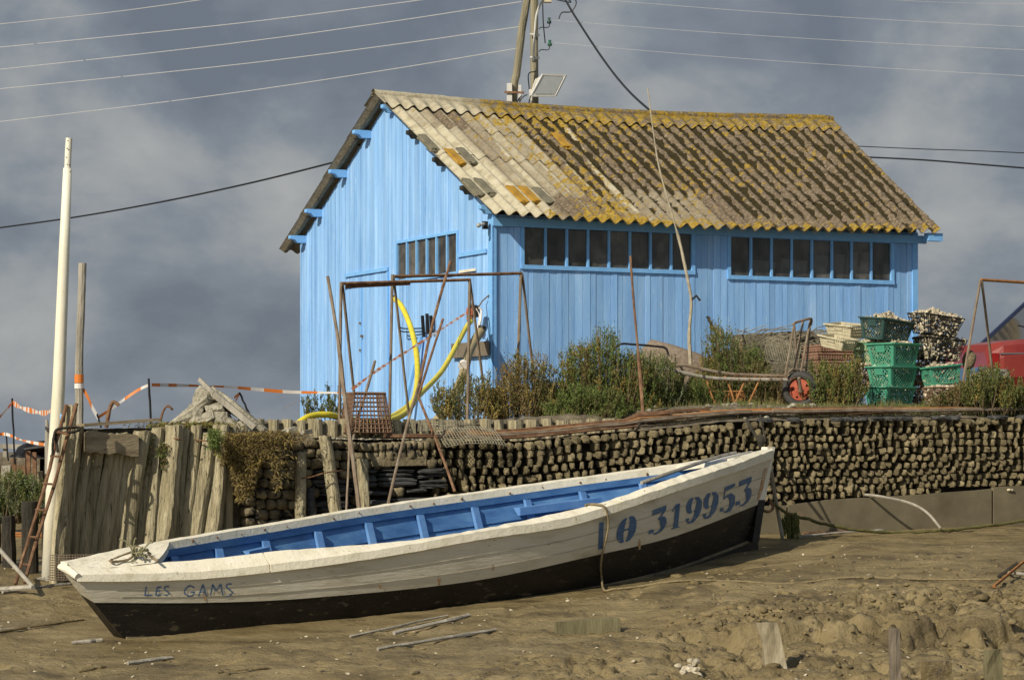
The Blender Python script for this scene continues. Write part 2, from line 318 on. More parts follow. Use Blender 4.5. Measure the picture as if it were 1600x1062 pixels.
# value noise in numpy
def vnoise(x, y, seed=0):
    xi = np.floor(x).astype(np.int64); yi = np.floor(y).astype(np.int64); fx = x-xi; fy = y-yi
    fx = fx*fx*(3-2*fx); fy = fy*fy*(3-2*fy)
    def h(a, b):
        n = (a*374761393+b*668265263+seed*1442695040888963) & 0x7fffffff
        n = ((n ^ (n >> 13))*1274126177) & 0x7fffffff
        return ((n ^ (n >> 16)) & 0xffff)/65535.0
    return (h(xi, yi)*(1-fx)+h(xi+1, yi)*fx)*(1-fy)+(h(xi, yi+1)*(1-fx)+h(xi+1, yi+1)*fx)*fy
def fbm(x, y, s, o=4, seed=0):
    t = 0; a = 1; n = 0
    for k in range(o): t = t+a*vnoise(x*s, y*s, seed+k); n += a; a *= .5; s *= 2.03
    return t/n
# ---------------- ground ----------------
WYk = smooth_knots([(60, 20.5), (390, 21.5), (560, 22.0), (820, 22.6), (1180, 23.5), (1600, 24.8), (1900, 25.9)])
ytop = knots([(60, 673), (340, 673), (390, 684), (440, 684), (560, 687), (800, 690), (1000, 672), (1160, 657), (1300, 656), (1600, 652), (1900, 650)])
def Wp(px, y=None, z=None, off=0):          # point on the face of the quay wall, off metres towards the mud
    Y = WYk(px)-off*.85; X = (px-CX)/F*WYk(px)+off*.35
    if z is None: z = CZ+(HY-y)/F*WYk(px)
    return Vector((X, Y, z))
def ztop(px): return CZ+(HY-ytop(px))/F*WYk(px)
_wx = [((p-CX)/F*WYk(p), p) for p in range(60, 1901, 20)]
def px_of_x(x): return float(np.interp(x, [a for a, b in _wx], [b for a, b in _wx]))
def wallY(x):
    if x > _wx[-1][0]: return WYk(1900)+(x-_wx[-1][0])*.4
    return WYk(px_of_x(x))
def mud_z(x, y):
    x = np.asarray(x, float); y = np.asarray(y, float)
    z = np.where(y < 22, .305+.115*(y-18), .765+.042*(y-22))
    z = np.where(y < 15, .305+.115*(-3)+.03*(y-15), z)
    z = np.where(y > 26, .765+.042*4+0*(y-26), z)
    near = np.clip(1-np.abs(y-19)/9, 0, 1)*np.clip(1-np.maximum(0, np.abs(x)-7)/8, 0, 1)
    d = (fbm(x, y, 1.1, 3, 3)-.5)*.10+(fbm(x, y, 5, 3, 9)-.5)*.035
    rough = np.clip((x*.9-(y-17.6)*.9+.1)/1.2, 0, 1)*np.clip((20.3-y)/1.0, 0, 1)+.12
    rough = np.minimum(rough, 1)
    r = np.abs(fbm(x, y*1.6, 3.6, 4, 21)-.5)*2
    d = d+rough*(np.minimum(r, .20)-.12)*.50+rough*(fbm(x, y, 14, 2, 5)-.5)*.07+(fbm(x, y*1.5, 9, 3, 15)-.5)*.03
    d = d-rough*.055*np.exp(-(r/.045)**2)-rough*.03*np.exp(-(np.abs(fbm(x+9, y*1.8, 6, 3, 51)-.5)*2/.05)**2)
    # the small eroded step across the right foreground
    edge = 18.05+(x-1.5)*.10+(fbm(x, y*0, 2.2, 3, 31)-.5)*.55
    on = np.clip((x-.9)/.5, 0, 1)
    s = np.clip((y-edge)/.07, 0, 1)
    d = d+on*(s-.5)*.14-on*np.exp(-((y-edge)/.07)**2)*.09*np.clip(fbm(x, y, 9, 2, 8)*2-.5, 0, 1)
    # footprints and holes
    h = vnoise(x*3.3, y*3.3, 77); d = d-np.clip((h-.88)/.08, 0, 1)*.045
    bx, by = x+3.04, y-18.0; ss = (bx*5.25+by*4.45)/47.36; pd = np.abs(bx*.6466-by*.7628); hull = np.clip(1-(pd-.75)/.35, 0, 1)*np.clip((ss+.06)/.06, 0, 1)*np.clip((1.03-ss)/.05, 0, 1)
    d = d*(1-.8*hull)-.03*hull
    return z+d*near
xs = np.concatenate([np.linspace(-300, -8, 12), np.arange(-7.5, -4.2, .25), np.arange(-4.2, 5.2, .026), np.arange(5.3, 9, .3), np.linspace(10, 300, 12)])
ys = np.concatenate([np.linspace(-60, 13, 8), np.arange(13.5, 15.8, .3), np.arange(15.9, 20.2, .022), np.arange(20.2, 24.9, .05), np.arange(25, 32, .6), np.linspace(34, 900, 12)])
X, Y = np.meshgrid(xs, ys, indexing='ij'); Z = mud_z(X, Y)
nx, ny = X.shape; V = np.stack([X.ravel(), Y.ravel(), Z.ravel()], 1)
i, j = np.meshgrid(np.arange(nx-1), np.arange(ny-1), indexing='ij'); a = (i*ny+j).ravel()
Fq = np.stack([a, a+ny, a+ny+1, a+1], 1)
me = bpy.data.meshes.new('mud'); me.vertices.add(len(V)); me.vertices.foreach_set('co', V.ravel())
me.loops.add(Fq.size); me.loops.foreach_set('vertex_index', Fq.ravel().astype(np.int32)); me.polygons.add(len(Fq))
me.polygons.foreach_set('loop_start', np.arange(0, Fq.size, 4, dtype=np.int32)); me.polygons.foreach_set('loop_total', np.full(len(Fq), 4, dtype=np.int32))
me.polygons.foreach_set('use_smooth', [True]*len(Fq)); me.update(calc_edges=True); me.materials.append(mud)
o = bpy.data.objects.new('mud', me); col.objects.link(o); tag(o, 'wet brown tidal mud in front of the quay', kind='structure')
def mz(x, y): return float(mud_z(x, y))
def on_mud(px, py, lift=0):                 # where the sight line of a pixel meets the mud
    y0, y1 = 14.0, 26.0
    for _ in range(40):
        m = (y0+y1)/2
        if CZ+(HY-py)/F*m > .305+.115*(min(m, 22)-18)+max(0, m-22)*.042: y0 = m
        else: y1 = m
    x = (px-CX)/F*y0
    return Vector((x, y0, mz(x, y0)+lift))

def terr_z(px, d):
    z0 = ztop(px)
    if px < 330: zb = z0+.02
    else: zb = lerp(1.86, 2.03, min(1, max(0, (px-700)/450)))
    if px < 330: return z0+.02
    if px < 1000:                            # ledge, then step at the log row
        return z0+.0*d if d < .72 else lerp(z0, zb, min(1, (d-.72)/.1))
    return lerp(z0, zb, min(1, max(0, d-.05)/.75)**.8)
tb = MB(); pxs = list(range(116, 1901, 8))+[2300, 3500, 9000]
ds = [0, .1, .2, .3, .45, .6, .7, .74, .8, .9, 1.1, 1.4, 1.8, 2.4, 3, 4, 6, 9, 14, 30, 80, 300]
vs = []
for p in pxs:
    Yw = WYk(min(p, 1900)); xw = (min(p, 1900)-CX)/F*Yw+(max(0, p-1900)*.01)
    for d in ds:
        y = Yw+d+max(0, p-1900)*.004; z = terr_z(min(p, 1900), d)+(mn.noise((xw*3, y*3, 1))*.02+mn.noise((xw*11, y*11, 3))*.012 if d < 6 else 0)
        vs.append((xw-.02*d*(1 if p == 116 else 0), y, z))
nd_ = len(ds); fs = [(i*nd_+j, (i+1)*nd_+j, (i+1)*nd_+j+1, i*nd_+j+1) for i in range(len(pxs)-1) for j in range(nd_-1)]
tb.add(vs, fs)
fr = [vs[i*nd_] for i in range(34)]; tb.add([(x, y+.05, z) for x, y, z in fr]+[(x, y+.02, .4) for x, y, z in fr], [(j, j+1, 34+j+1, 34+j) for j in range(33)])
left = [vs[j] for j in range(nd_)]; tb.add(left+[(v[0], v[1], .2) for v in left], [(j, j+1, nd_+j+1, nd_+j) for j in range(nd_-1)])
o = tb.build('terrace_ground', soil, loc=(0, 24, 1.5), fix=False); tag(o, 'stony earth terrace behind the quay wall', kind='structure')
# low bank on the far left
bb = MB()
def bankf(u, v):
    x = -300+u**.25*295.3; y = 26.2+v**3*400
    return (x, y+(.25*mn.noise((x*2, 1, 1)) if v < .1 else 0), 1.52+(mn.noise((x*2.5, y*2, 5))*.06 if v < .4 else 0))
bb.grid(bankf, 120, 20); bb.grid(lambda u, v: (bankf(u, 0)[0], bankf(u, 0)[1]-.1*(1-v), lerp(.5, bankf(u, 0)[2], v)), 120, 3)
tag(bb.build('bank_ground', soil, loc=(-6, 26, 1), fix=False), 'earth bank at the far left', kind='structure')

# ---------------- quay wall: block section ----------------
T = thing('block_wall', 'long quay wall of staggered stone ends with dark gaps, behind the boat bow', 'stone wall', Wp(1250, z=.8))
cb = MB()
def core(p0, p1, off, zb, m=0):
    n = int((p1-p0)/10)
    cb.grid(lambda u, v: Wp(lerp(p0, p1, u), z=lerp(zb, ztop(lerp(p0, p1, u))-.01, v), off=off), n, 6, m)
core(655, 1880, -.10, .5)
cb.build('core', gap, T, fix=False)
paneltop = knots([(1180, 790), (1222, 789), (1290, 780), (1400, 774), (1540, 764), (1545, 760), (1600, 758), (1900, 752)])
st = MB(); dl = Vector((.9, .436, 0))
def rot_wall(px):
    a = Wp(px-5, z=0); b = Wp(px+5, z=0); return math.atan2(b.y-a.y, b.x-a.x)
row = 0
while row < 17:
    px = 655+rng.uniform(0, 10)
    while px < 1800:
        cw = lerp(15.5, 12.6, min(1, max(0, (px-800)/400))); rh = lerp(.0735, .064, min(1, max(0, (px-800)/400)))
        z = ztop(px)-.035-row*rh+rng.gauss(0, .004)+.006*math.sin(px*.021+row)
        px += cw*rng.uniform(.85, 1.15)
        zb = 1.6+(HY-paneltop(px))/F*WYk(px)+.01 if px > 1180 else .82
        if z < zb: continue
        if rng.random() < .015: continue
        wv = rng.uniform(.025, .035)*cw/13*.5; hv = rh*.5*rng.uniform(.78, 1.0); dep = rng.uniform(.045, .075)
        if row == 0: wv *= 1.25; dep *= 1.1
        # odd two-row-high stone
        if rng.random() < .07: hv *= 1.5
        r = rotm(rng.gauss(0, .10), rng.gauss(0, .16), rot_wall(px)+rng.gauss(0, .20))
        st.blob(Wp(px, z=z, off=.0), (wv*1.15, dep*1.05, hv*1.08), r, CUB, .10)
    row += 1
st.build('stones', stone, T)
# flat dark stones and a cope of mud along the top edge
cp = MB()
px = 1130
while px < 1800:
    w_ = rng.uniform(12, 30)
    if rng.random() < .5:
        cp.blob(Wp(px+w_/2, z=ztop(px)+.004, off=.02), (w_/F*23.5*.5, .07, .022), rotm(0, rng.gauss(0, .05), rot_wall(px)), CUB, .1)
    px += w_
cp.build('cope_stones', slate, T)

# ---------------- quay wall: rough section ----------------
T = thing('rough_stone_wall', 'rough brown stone wall section in rows between the log palisade and the block wall', 'stone wall', Wp(520, z=.8))
cb = MB(); core(375, 668, -.06, .5); cb.build('core', gap, T, fix=False)
st = MB(); sd = MB()
for row in range(13):
    px = 372+rng.uniform(0, 9)
    while px < 664:
        z = ztop(px)-.05-row*.078+.012*math.sin(px*.03+row*.7)+(-.02 if px < 450 else 0)
        ypix = HY-(z-CZ)/WYk(px)*F
        w_ = rng.uniform(11, 24)
        if ypix > 733 and px > 480 and rng.random() < .75:
            w_ = rng.uniform(30, 70)
            for q in (-.018, .02):
                if rng.random() < .8:
                    sd.blob(Wp(px+w_/2, z=z+q, off=rng.uniform(0, .05)), (w_/F*22*.5, .07, rng.uniform(.012, .024)), rotm(0, rng.gauss(0, .04), rot_wall(px)), CUB, .12)
        elif 590 < px < 655 and 712 < ypix < 730:
            pass
        else:
            if row < 2 and px > 560: w_ = rng.uniform(8, 12)
            st.blob(Wp(px+w_/2, z=z, off=rng.uniform(0, .03)), (w_/F*22*.52, .075, .043*rng.uniform(.8, 1.05)), rotm(0, rng.gauss(0, .1), rot_wall(px)), CUB, .12)
        px += w_*1.02
st.build('stones', stoned, T, smooth=True); sd.build('slates', slate, T)
bm_ = MB(); bm_.beam(Wp(575, 721, off=.04), Wp(660, 720, off=.04), .1, .075, jit=.006); bm_.build('concrete_beam', stoned, T)

# concrete panels
def panel(p0, p1, label):
    b = MB(); n = max(4, int((p1-p0)/20))
    for k in range(n):
        pass
    def f(off): 
        return lambda u, v: Wp(lerp(p0, p1, u), z=lerp(.70, 1.6+(HY-paneltop(lerp(p0+.1, p1-.1, u)))/F*WYk(lerp(p0, p1, u)), v), off=off)
    b.grid(f(.10), n, 4); b.grid(f(.05), n, 4, flip=True)
    g1, g2 = f(.10), f(.05)
    b.grid(lambda u, v: g1(u, 1).lerp(g2(u, 1), v), n, 1); b.grid(lambda u, v: g1(v, u).lerp(g2(v, u), 0) if 0 else g1(0, u).lerp(g2(0, u), v), 4, 1); b.grid(lambda u, v: g1(1, u).lerp(g2(1, u), v), 4, 1)
    tag(b.build('concrete_panel', concrete), label, 'concrete panel', 'concrete panels along the foot of the wall')
panel(1174, 1221, 'short concrete panel at the foot of the wall, partly behind the boat bow')
panel(1224, 1541, 'long flat concrete panel at the foot of the wall with a bent stick against it')
panel(1544, 1800, 'slightly taller concrete panel at the foot of the wall with a pale blotch')
b = MB(); b.blob(Wp(1567, 765, off=.11), (.018, .012, .014)); b.blob(Wp(1572, 765, off=.11), (.018, .012, .012))
b.build('pale_shell', shellm, bpy.data.objects['concrete_panel.002'])

# ---------------- palisade ----------------
T = thing('log_palisade', 'weathered grey log palisade with a thick plank across its left part', 'palisade', Wp(230, z=.6))
stk = [  # top px, top y, bottom px, bottom y, width px, forward offset
 (120, 674, 88, 912, 19, .06), (140, 676, 106, 912, 17, .0), (157, 678, 121, 908, 17, .03), (173, 682, 135, 905, 15, .0), (188, 684, 150, 905, 17, .03),
 (203, 684, 168, 905, 15, .0), (221, 676, 186, 905, 24, .07), (238, 676, 205, 900, 15, -.01), (248, 673, 224, 896, 17, .03), (270, 671, 246, 892, 27, .08), (291, 672, 262, 890, 16, .0),
 (304, 671, 279, 888, 16, .04), (322, 674, 297, 885, 23, .07), (344, 668, 322, 882, 24, .09), (362, 670, 352, 875, 15, .02), (232, 690, 196, 900, 12, -.04), (214, 690, 178, 905, 12, -.04), (312, 690, 288, 880, 12, -.05), (333, 690, 308, 880, 12, -.05)]
for a, ya, b_, yb, w_, off in stk:
    Yb = WYk(max(75, b_)); ya += rng.uniform(-5, 5)
    off = off*.55+.02; p1 = Wp(a, ya-4, off=off); p0 = P(b_, yb+14, WYk(a)-.12-off)
    m_ = MB(); n = 14; rad = w_/F*21*.5*1.20; pts = []; rs = []
    sx, sy = rng.uniform(-.02, .02), rng.uniform(0, 6)
    for k in range(n+1):
        t = k/n; q = p0.lerp(p1, t); q.x += math.sin(t*4+sy)*.012+rng.gauss(0, .002); pts.append(q)
        rs.append(rad*(1.08-.12*t+.06*math.sin(t*7+sy)))
    # faceted bole with splits
    x = Vector((1, .2, 0)).normalized(); y = Vector((-.2, 1, 0)).normalized(); nn = 16; vs = []
    prof = [1+.10*mn.noise((j*.8, sy*3, 1))+(-.2 if rng.random() < .14 else 0) for j in range(nn)]
    for k in range(n+1):
        for j in range(nn):
            an = 2*math.pi*(j+.25*math.sin(k*.25+sy))/nn; r_ = rs[k]*prof[j]*(1+rng.uniform(-.03, .03))
            top = rng.uniform(-.012, .006) if k == n else 0
            vs.append(pts[k]+x*math.cos(an)*r_+y*math.sin(an)*r_+Vector((0, 0, top)))
    fs = [(k*nn+j, k*nn+(j+1) % nn, (k+1)*nn+(j+1) % nn, (k+1)*nn+j) for k in range(n) for j in range(nn)]
    vs.append(pts[n]+Vector((0, 0, -.008))); fs += [(n*nn+j, n*nn+(j+1) % nn, len(vs)-1) for j in range(nn)]
    m_.add(vs, fs); m_.build('stake', wood, T)
m_ = MB()
def plk(p0, p1, y0a, y1a, y0b, y1b, off, th, name, mat, par, n=14, wob=.006):
    b = MB(); vs = []
    for k in range(n+1):
        t = k/n; px = lerp(p0, p1, t); zt = Wp(px, lerp(y0a, y0b, t)).z+rng.gauss(0, wob); zb = Wp(px, lerp(y1a, y1b, t)).z+rng.gauss(0, wob)
        for (z, o_) in ((zb, off), (lerp(zb, zt, .5), off+.006), (zt, off), (zt, off-th), (zb, off-th)): vs.append(Wp(px, z=z, off=o_))
    fs = [(k*5+j, (k+1)*5+j, (k+1)*5+(j+1) % 5, k*5+(j+1) % 5) for k in range(n) for j in range(5)]+[(4, 3, 2, 1, 0), tuple(n*5+j for j in range(5))]
    b.add(vs, fs); return b.build(name, mat, par)
plk(127, 209, 674, 706, 680, 712, .17, .08, 'plank', woodh, T)
# nails and iron spikes in the stakes
for (px, y, dx, dy) in ((300, 687, 22, 4), (262, 684, 14, 3), (365, 690, 10, 2)):
    b = MB(); b.tube([Wp(px, y, off=.1), Wp(px+dx*.6, y+dy*.4, off=.2), Wp(px+dx, y+dy, off=.19)], .006, 5); b.build('iron_spike', rust, T)
b = MB(); b.beam(Wp(122, 664, off=.02), Wp(246, 655, off=-.1), .16, .022, jit=.004)
tag(b.build('top_board', woodh), 'thin grey board lying along the top of the log palisade', 'board')
# tall stake at the palisade's left end with a blue paint mark
T = thing('corner_post', 'broad weathered post with a blue paint mark beside the white mast', 'post', P(85, 905, 20.5))
b = MB(); b.tube(curve_pts([P(88, 912, 20.35), P(93, 830, 20.38), P(102, 740, 20.42), P(107, 690, 20.42), P(111, 632, 20.42)]), [.058]*26+[.05]*7, 10, jit=.06)
b.build('bole', wood, T); b = MB(); b.blob(P(96.5, 652, 20.375), (.012, .012, .025), None, CUB); b.build('paint_mark', bluet, T)

# ---------------- shed ----------------
O = Vector((-.227, 31, 0)); LD = Vector((.8988, .4384, 0)); GD = Vector((-.4384, .8988, 0)); ZG = 1.9
LEN, WID = 6.02, 6.2; RISE = 1.78/3.4
def WL(t, z, off=0): return O+LD*t-GD*off+Vector((0, 0, z))
def WG(u, z, off=0): return O+GD*u-LD*off+Vector((0, 0, z))
def zroof(u): return 4.39+RISE*((u+.3) if u <= 3.1 else (6.5-u))
def tl(px, py): return inv(lambda t, z: WL(t, z), px, py, 3, 3)
def ug(px, py): return inv(lambda t, z: WG(t, z), px, py, 3, 3)
SH = thing('wooden_shed', 'sky blue boarded shed with a lichen covered corrugated roof', 'shed', O+Vector((0, 0, ZG)))
def boards(fn, length, wmin, wmax, ztopf, holes, name, t0=0):
    b = MB(); t = t0
    edges = sorted([h[0] for h in holes]+[h[1] for h in holes]+[length])
    while t < length-.005:
        nx_ = min(e for e in edges if e > t+.0005); w_ = min(rng.uniform(wmin, wmax), nx_-t)
        if nx_-t-w_ < .02: w_ = nx_-t
        a, c = t+.002, t+w_-.002; off = rng.uniform(0, .006); tilt = rng.uniform(-.003, .005)
        segs = [(ZG-.2, None)]
        hs = sorted([h for h in holes if h[0] < (a+c)/2 < h[1]], key=lambda h: h[2])
        zs = [(ZG-.2)]; spans = []; cur = ZG-.2
        for h in hs: spans.append((cur, h[2])); cur = h[3]
        spans.append((cur, None))
        for z0, z1 in spans:
            za = z1 if z1 is not None else ztopf(a); zc = z1 if z1 is not None else ztopf(c)
            if min(za, zc) <= z0: continue
            b.hexa([fn(a, z0, -.02), fn(c, z0, -.02), fn(c, z0, off+tilt), fn(a, z0, off), fn(a, za, -.02), fn(c, zc, -.02), fn(c, zc, off+tilt), fn(a, za, off)])
        t += w_
    return b.build(name, blue, SH)
# window rectangles measured on the wall planes
w1 = (tl(813, 400)[0], tl(1085, 400)[0], tl(813, 420)[1], tl(816, 349)[1])
w2 = (tl(1136, 400)[0], tl(1396, 400)[0], tl(1136, 436)[1], tl(1139, 364)[1])
wg = (ug(717, 400)[0], ug(620, 400)[0], ug(716, 429)[1], ug(714, 360)[1])
print('windows', w1, w2, wg)
boards(WL, LEN, .07, .11, lambda t: 4.40, [w1, w2], 'front_wall')
boards(WG, WID, .055, .085, lambda u: zroof(u)-.05, [wg], 'gable_wall')
boards(lambda t, z, off=0: WL(t, z)+GD*(WID+off), LEN, .12, .12, lambda t: 4.50, [], 'back_wall')
boards(lambda u, z, off=0: WG(u, z)+LD*(LEN+off), WID, .12, .12, lambda u: zroof(u)-.05, [], 'end_wall')
b = MB(); b.hexa([WL(.05, 1.9, -.05), WL(LEN-.05, 1.9, -.05), WL(LEN-.05, 1.9)+GD*(WID-.05), WL(.05, 1.9)+GD*(WID-.05), WL(.05, 2.0, -.05), WL(LEN-.05, 2.0, -.05), WL(LEN-.05, 2.0)+GD*(WID-.05), WL(.05, 2.0)+GD*(WID-.05)])
b.build('shed_floor', dark_in, SH)
b = MB(); b.grid(lambda u, v: WL(lerp(.1, LEN-.1, u), lerp(2, 5.2, v))+GD*2.6, 2, 2); b.build('inner_partition', woodg, SH)
def window(fn, r, n, label=None, fr=.045, first=None, slope=0):
    u0, u1, z0, z1 = r; b = MB()
    def bar(a, c, za, zc, off, th=.03, back=-.03):
        b.hexa([fn(a, za, back), fn(c, za, back), fn(c, za, off), fn(a, za, off), fn(a, zc, back), fn(c, zc, back), fn(c, zc, off), fn(a, zc, off)])
    bar(u0, u1, z0, z0+fr*1.1, .028); bar(u0, u1, z1-fr, z1, .020); bar(u0, u0+fr, z0+fr*1.1, z1-fr, .022); bar(u1-fr, u1, z0+fr*1.1, z1-fr, .022)
    for k in range(1, n):
        c = lerp(u0+fr, u1-fr, k/n)
        bar(c-.014, c+.014, z0+fr*1.1, z1-fr, .012+rng.uniform(0, .006))
    w_ = b.build('window', bluet, SH)
    g = MB()
    for k in range(n):
        a, c = lerp(u0+fr, u1-fr, k/n), lerp(u0+fr, u1-fr, (k+1)/n); j = [rng.uniform(-.004, .004) for _ in range(3)]
        g.add([fn(a, z0+fr, -.012+j[0]), fn(c, z0+fr, -.012+j[1]), fn(c, z1-fr, -.012+j[2]), fn(a, z1-fr, -.012+j[0]+j[2]-j[1])], [(0, 1, 2, 3)])
    g.build('pane', pane, w_, fix=False); return w_
window(WL, w1, 8); window(WL, w2, 8); window(WG, wg, 6, fr=.035)
# grey sheets and timbers just inside the right-hand window
b = MB()
for a, c, h in ((.20, .36, .45), (.40, .55, .5), (.60, .68, .62), (.70, .78, .66), (.80, .86, .72), (.885, .93, .72)):
    a, c = lerp(w2[0], w2[1], a-.05), lerp(w2[0], w2[1], c-.05)
    b.beam(WL((a+c)/2, w2[2]-.3, -.25), WL((a+c)/2+.03, lerp(w2[2], w2[3], h), -.16), c-a, .02, up=GD)
b.build('inner_sheet', grey_sheet, SH)
b = MB()
for a, c in ((.05, .22), (.25, .05), (.5, .62), (.4, .1)):
    b.beam(WL(lerp(w1[0], w1[1], a), 3.3, -.3), WL(lerp(w1[0], w1[1], c), 4.5, -.45), .08, .05)
for a, c in ((.1, .5), (.9, .6), (.6, .8), (.35, .05), (.8, .95)):
    b.beam(WG(lerp(wg[0], wg[1], a), 3.1, -.25), WG(lerp(wg[0], wg[1], c), 4.6, -.35), .09, .03)
b.build('inner_timber', woodg, SH)
# corner boards
b = MB(); b.hexa([WG(0, 1.8, .014)-GD*.03, WG(.10, 1.8, .014), WG(.10, 1.8, .0), WG(.0, 1.8, .0)-GD*.03, WG(0, 4.46, .014)-GD*.03, WG(.10, 4.5, .014), WG(.10, 4.5, .0), WG(.0, 4.46, .0)-GD*.03])
b.hexa([WL(-.014, 1.8, .03), WL(.035, 1.8, .03), WL(.035, 1.8, .008), WL(-.014, 1.8, .008), WL(-.014, 4.44, .03), WL(.035, 4.44, .03), WL(.035, 4.44, .008), WL(-.014, 4.44, .008)])
b.build('corner_board', bluet, SH)
b = MB(); b.box(WL(LEN-.03, 3.1, .012), (.08, .02, 2.6), Matrix.Rotation(math.atan2(LD.y, LD.x), 3, 'Z')); b.build('corner_board', bluet, SH)
b = MB(); b.beam(WL(-.02, 4.31, .035), WL(LEN+.12, 4.31, .035), .04, .10); b.build('wall_plate', bluet, SH)
# door leaves and battens on the gable
rg = Matrix.Rotation(math.atan2(GD.y, GD.x), 3, 'Z')
def gb(pxa, ya, pxb, yb, h, off=.02, th=.02, name='batten', mat=bluet):
    a = ug(pxa, ya); c = ug(pxb, yb); z = (a[1]+c[1])/2
    b = MB(); b.beam(WG(a[0], z, off), WG(c[0], z, off), th, h); return b.build(name, mat, SH)
gb(541, 431, 608, 420, .045); gb(540, 449, 562, 446, .03, .012); gb(573, 446, 600, 441, .012, .01)
gb(718, 400, 762, 391, .05); gb(720, 424, 745, 422, .03, .02, mat=whitep)
for px, y0, y1 in ((608, 424, 655), (566, 440, 655), (735, 436, 655)):
    u, zt = ug(px, y0); _, zb_ = ug(px, y1)
    b = MB(); b.beam(WG(u, 1.9, .010), WG(u, zt, .010), .035 if px == 608 else .02, .025, up=GD); b.build('door_edge', bluet, SH)
# door hinges / small latches
for px, y in ((566, 505), (568, 525), (566, 547)):
    u, z = ug(px, y); b = MB(); b.box(WG(u, z, .022), (.02, .05, .03), rg); b.build('latch', rustg, SH)
# purlins poking out of the gable
for u in (6.02, 5.42, 4.55, 3.72, 2.95, 2.15, 1.35, .55, .02):
    z = zroof(u)-.105; L = .235 if u > 3 else .16
    b = MB(); a0 = WG(u, z, -.05)+Vector((0, 0, 0)); 
    up = Vector((0, 0, 1)); h = .05; hw = .045
    prof = [(-.05, -h), (L*.55, -h), (L*.72, -h*.2), (L, h*.1), (L, h), (-.05, h)]
    vs = [WG(u+s*hw, z+p[1], p[0]) for s in (-1, 1) for p in prof]
    b.add(vs, [(0, 1, 2, 3, 4, 5), (11, 10, 9, 8, 7, 6)]+[(k, (k+1) % 6, 6+(k+1) % 6, 6+k) for k in range(6)])
    b.build('purlin', bluet if u > 2.9 or u < .3 else darkwood, SH)
b = MB(); b.beam(WL(LEN, 4.33, .22), WL(LEN+.22, 4.33, .22), .1, .1); b.build('purlin', bluet, SH)
# roof
NW = 36
def roofpt(s, r, off=0, far=False):
    te = lerp(-.2, 6.17, s); tr = lerp(-.2, 6.72, s); sag = -.075*math.sin(math.pi*min(1, s*1.05))
    ue = -.3 if not far else 6.5
    u = lerp(3.1, ue, r); t = lerp(tr, te, r); z = lerp(lerp(6.15, 6.20, s), 4.39, r)+sag
    nrm = (Vector((0, 0, 3.4))-GD*1.78*(1 if not far else -1)).normalized()
    return O+LD*t+GD*u+Vector((0, 0, z))+nrm*off
def wave(s): return math.cos(2*math.pi*NW*s)*.031
shc = {}
def sheet(s, k):
    key = (int(min(5, s*6)), k)
    if key not in shc: shc[key] = (rng.random(), rng.random(), rng.random(), rng.uniform(-.004, .006))
    return shc[key]
def age(s, r, k):
    q = sheet(s, k); n1 = mn.noise((s*38, r*1.6, 2))*.5+.5
    old = max(0, min(1, (s-.09+.05*(r < .25))/.07+(n1-.5)*1.5))
    if .15 < s < .25 and r < .8: old = max(.35, min(.9, .55+(n1-.5)))
    if 0.30 < s < .5 and r > .72: old = .62+.2*n1
    if abs(mn.noise((s*NW*.5, r*1.2, 9))) < .06 and s < .36: old *= .2
    li = .38+.14*(q[1]-.5)+.5*mn.noise((s*9, r*3, 5))*.5+.34*max(0, 1-r/.22)*min(1, s*6)+.42*max(0, (r-.93)/.07)*min(1, s*5)
    if s < .12: li = .18+.25*max(0, 1-r/.3)
    if .2 < s < .45: li += .12
    ph = math.cos(2*math.pi*(NW*s-.50)); mo_shade = (.56+.08*(q[2]-.5)+.62*ph+.55*mn.noise((s*NW*.9, r*22, 4))+.5*mn.noise((s*9, r*4, 8)))*min(1, max(0, (s-.22)/.1))*(1.0 if r < .9 else .5)  # phase term paints the corrugation shadow stripes, noise breaks them up like moss
    if .30 < s < .56 and r > .72: mo_shade *= .5
    return (old, li, mo_shade, 1)
rb = MB(); cols_ = []; NU = NW*12
for k in range(4):
    nv = 26; r0, r1 = k/4, (k+1)/4+(.02 if k < 3 else 0)
    def f(i, j):
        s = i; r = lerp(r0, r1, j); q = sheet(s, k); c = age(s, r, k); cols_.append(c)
        lump = 0
        if s > .15:
            lz = mn.noise((s*95, r*56, 3.3))*.5+.5; l2 = mn.noise((s*210, r*120, 7.3))*.5+.5
            lump = (max(0, lz-.42)*.045+l2*.010)*min(1, (s-.15)*5)*(1 if c[0] > .4 else .4)
            if .34 < s < .5 and r > .72: lump *= .3
        return roofpt(s, r, wave(s)+lump+.006+.008*j+q[3]*.6)
    rb.grid(f, NU, nv)
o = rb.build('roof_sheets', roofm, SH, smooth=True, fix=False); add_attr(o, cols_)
eb = MB(); cols_ = []
def f(i, j): cols_.append((.9, .6, .2, 1)); return roofpt(i, 1, wave(i)+.014+sheet(i, 3)[3]*.6-.009*j)
eb.grid(f, NU, 1); o = eb.build('sheet_edge', roofm, SH, fix=False); add_attr(o, cols_)
fb = MB(); cols_ = []
for k in range(4):
    def f(i, j): cols_.append((.75, .1, .3, 1)); r = lerp(k/4, (k+1)/4+(.02 if k < 3 else 0), j); return roofpt(i, r, wave(i)+.006+.014*j, True)
    fb.grid(f, NU//2, 4)
o = fb.build('back_roof_sheets', roofm, SH, smooth=True, fix=False); add_attr(o, cols_)
cb2 = MB(); cols_ = []
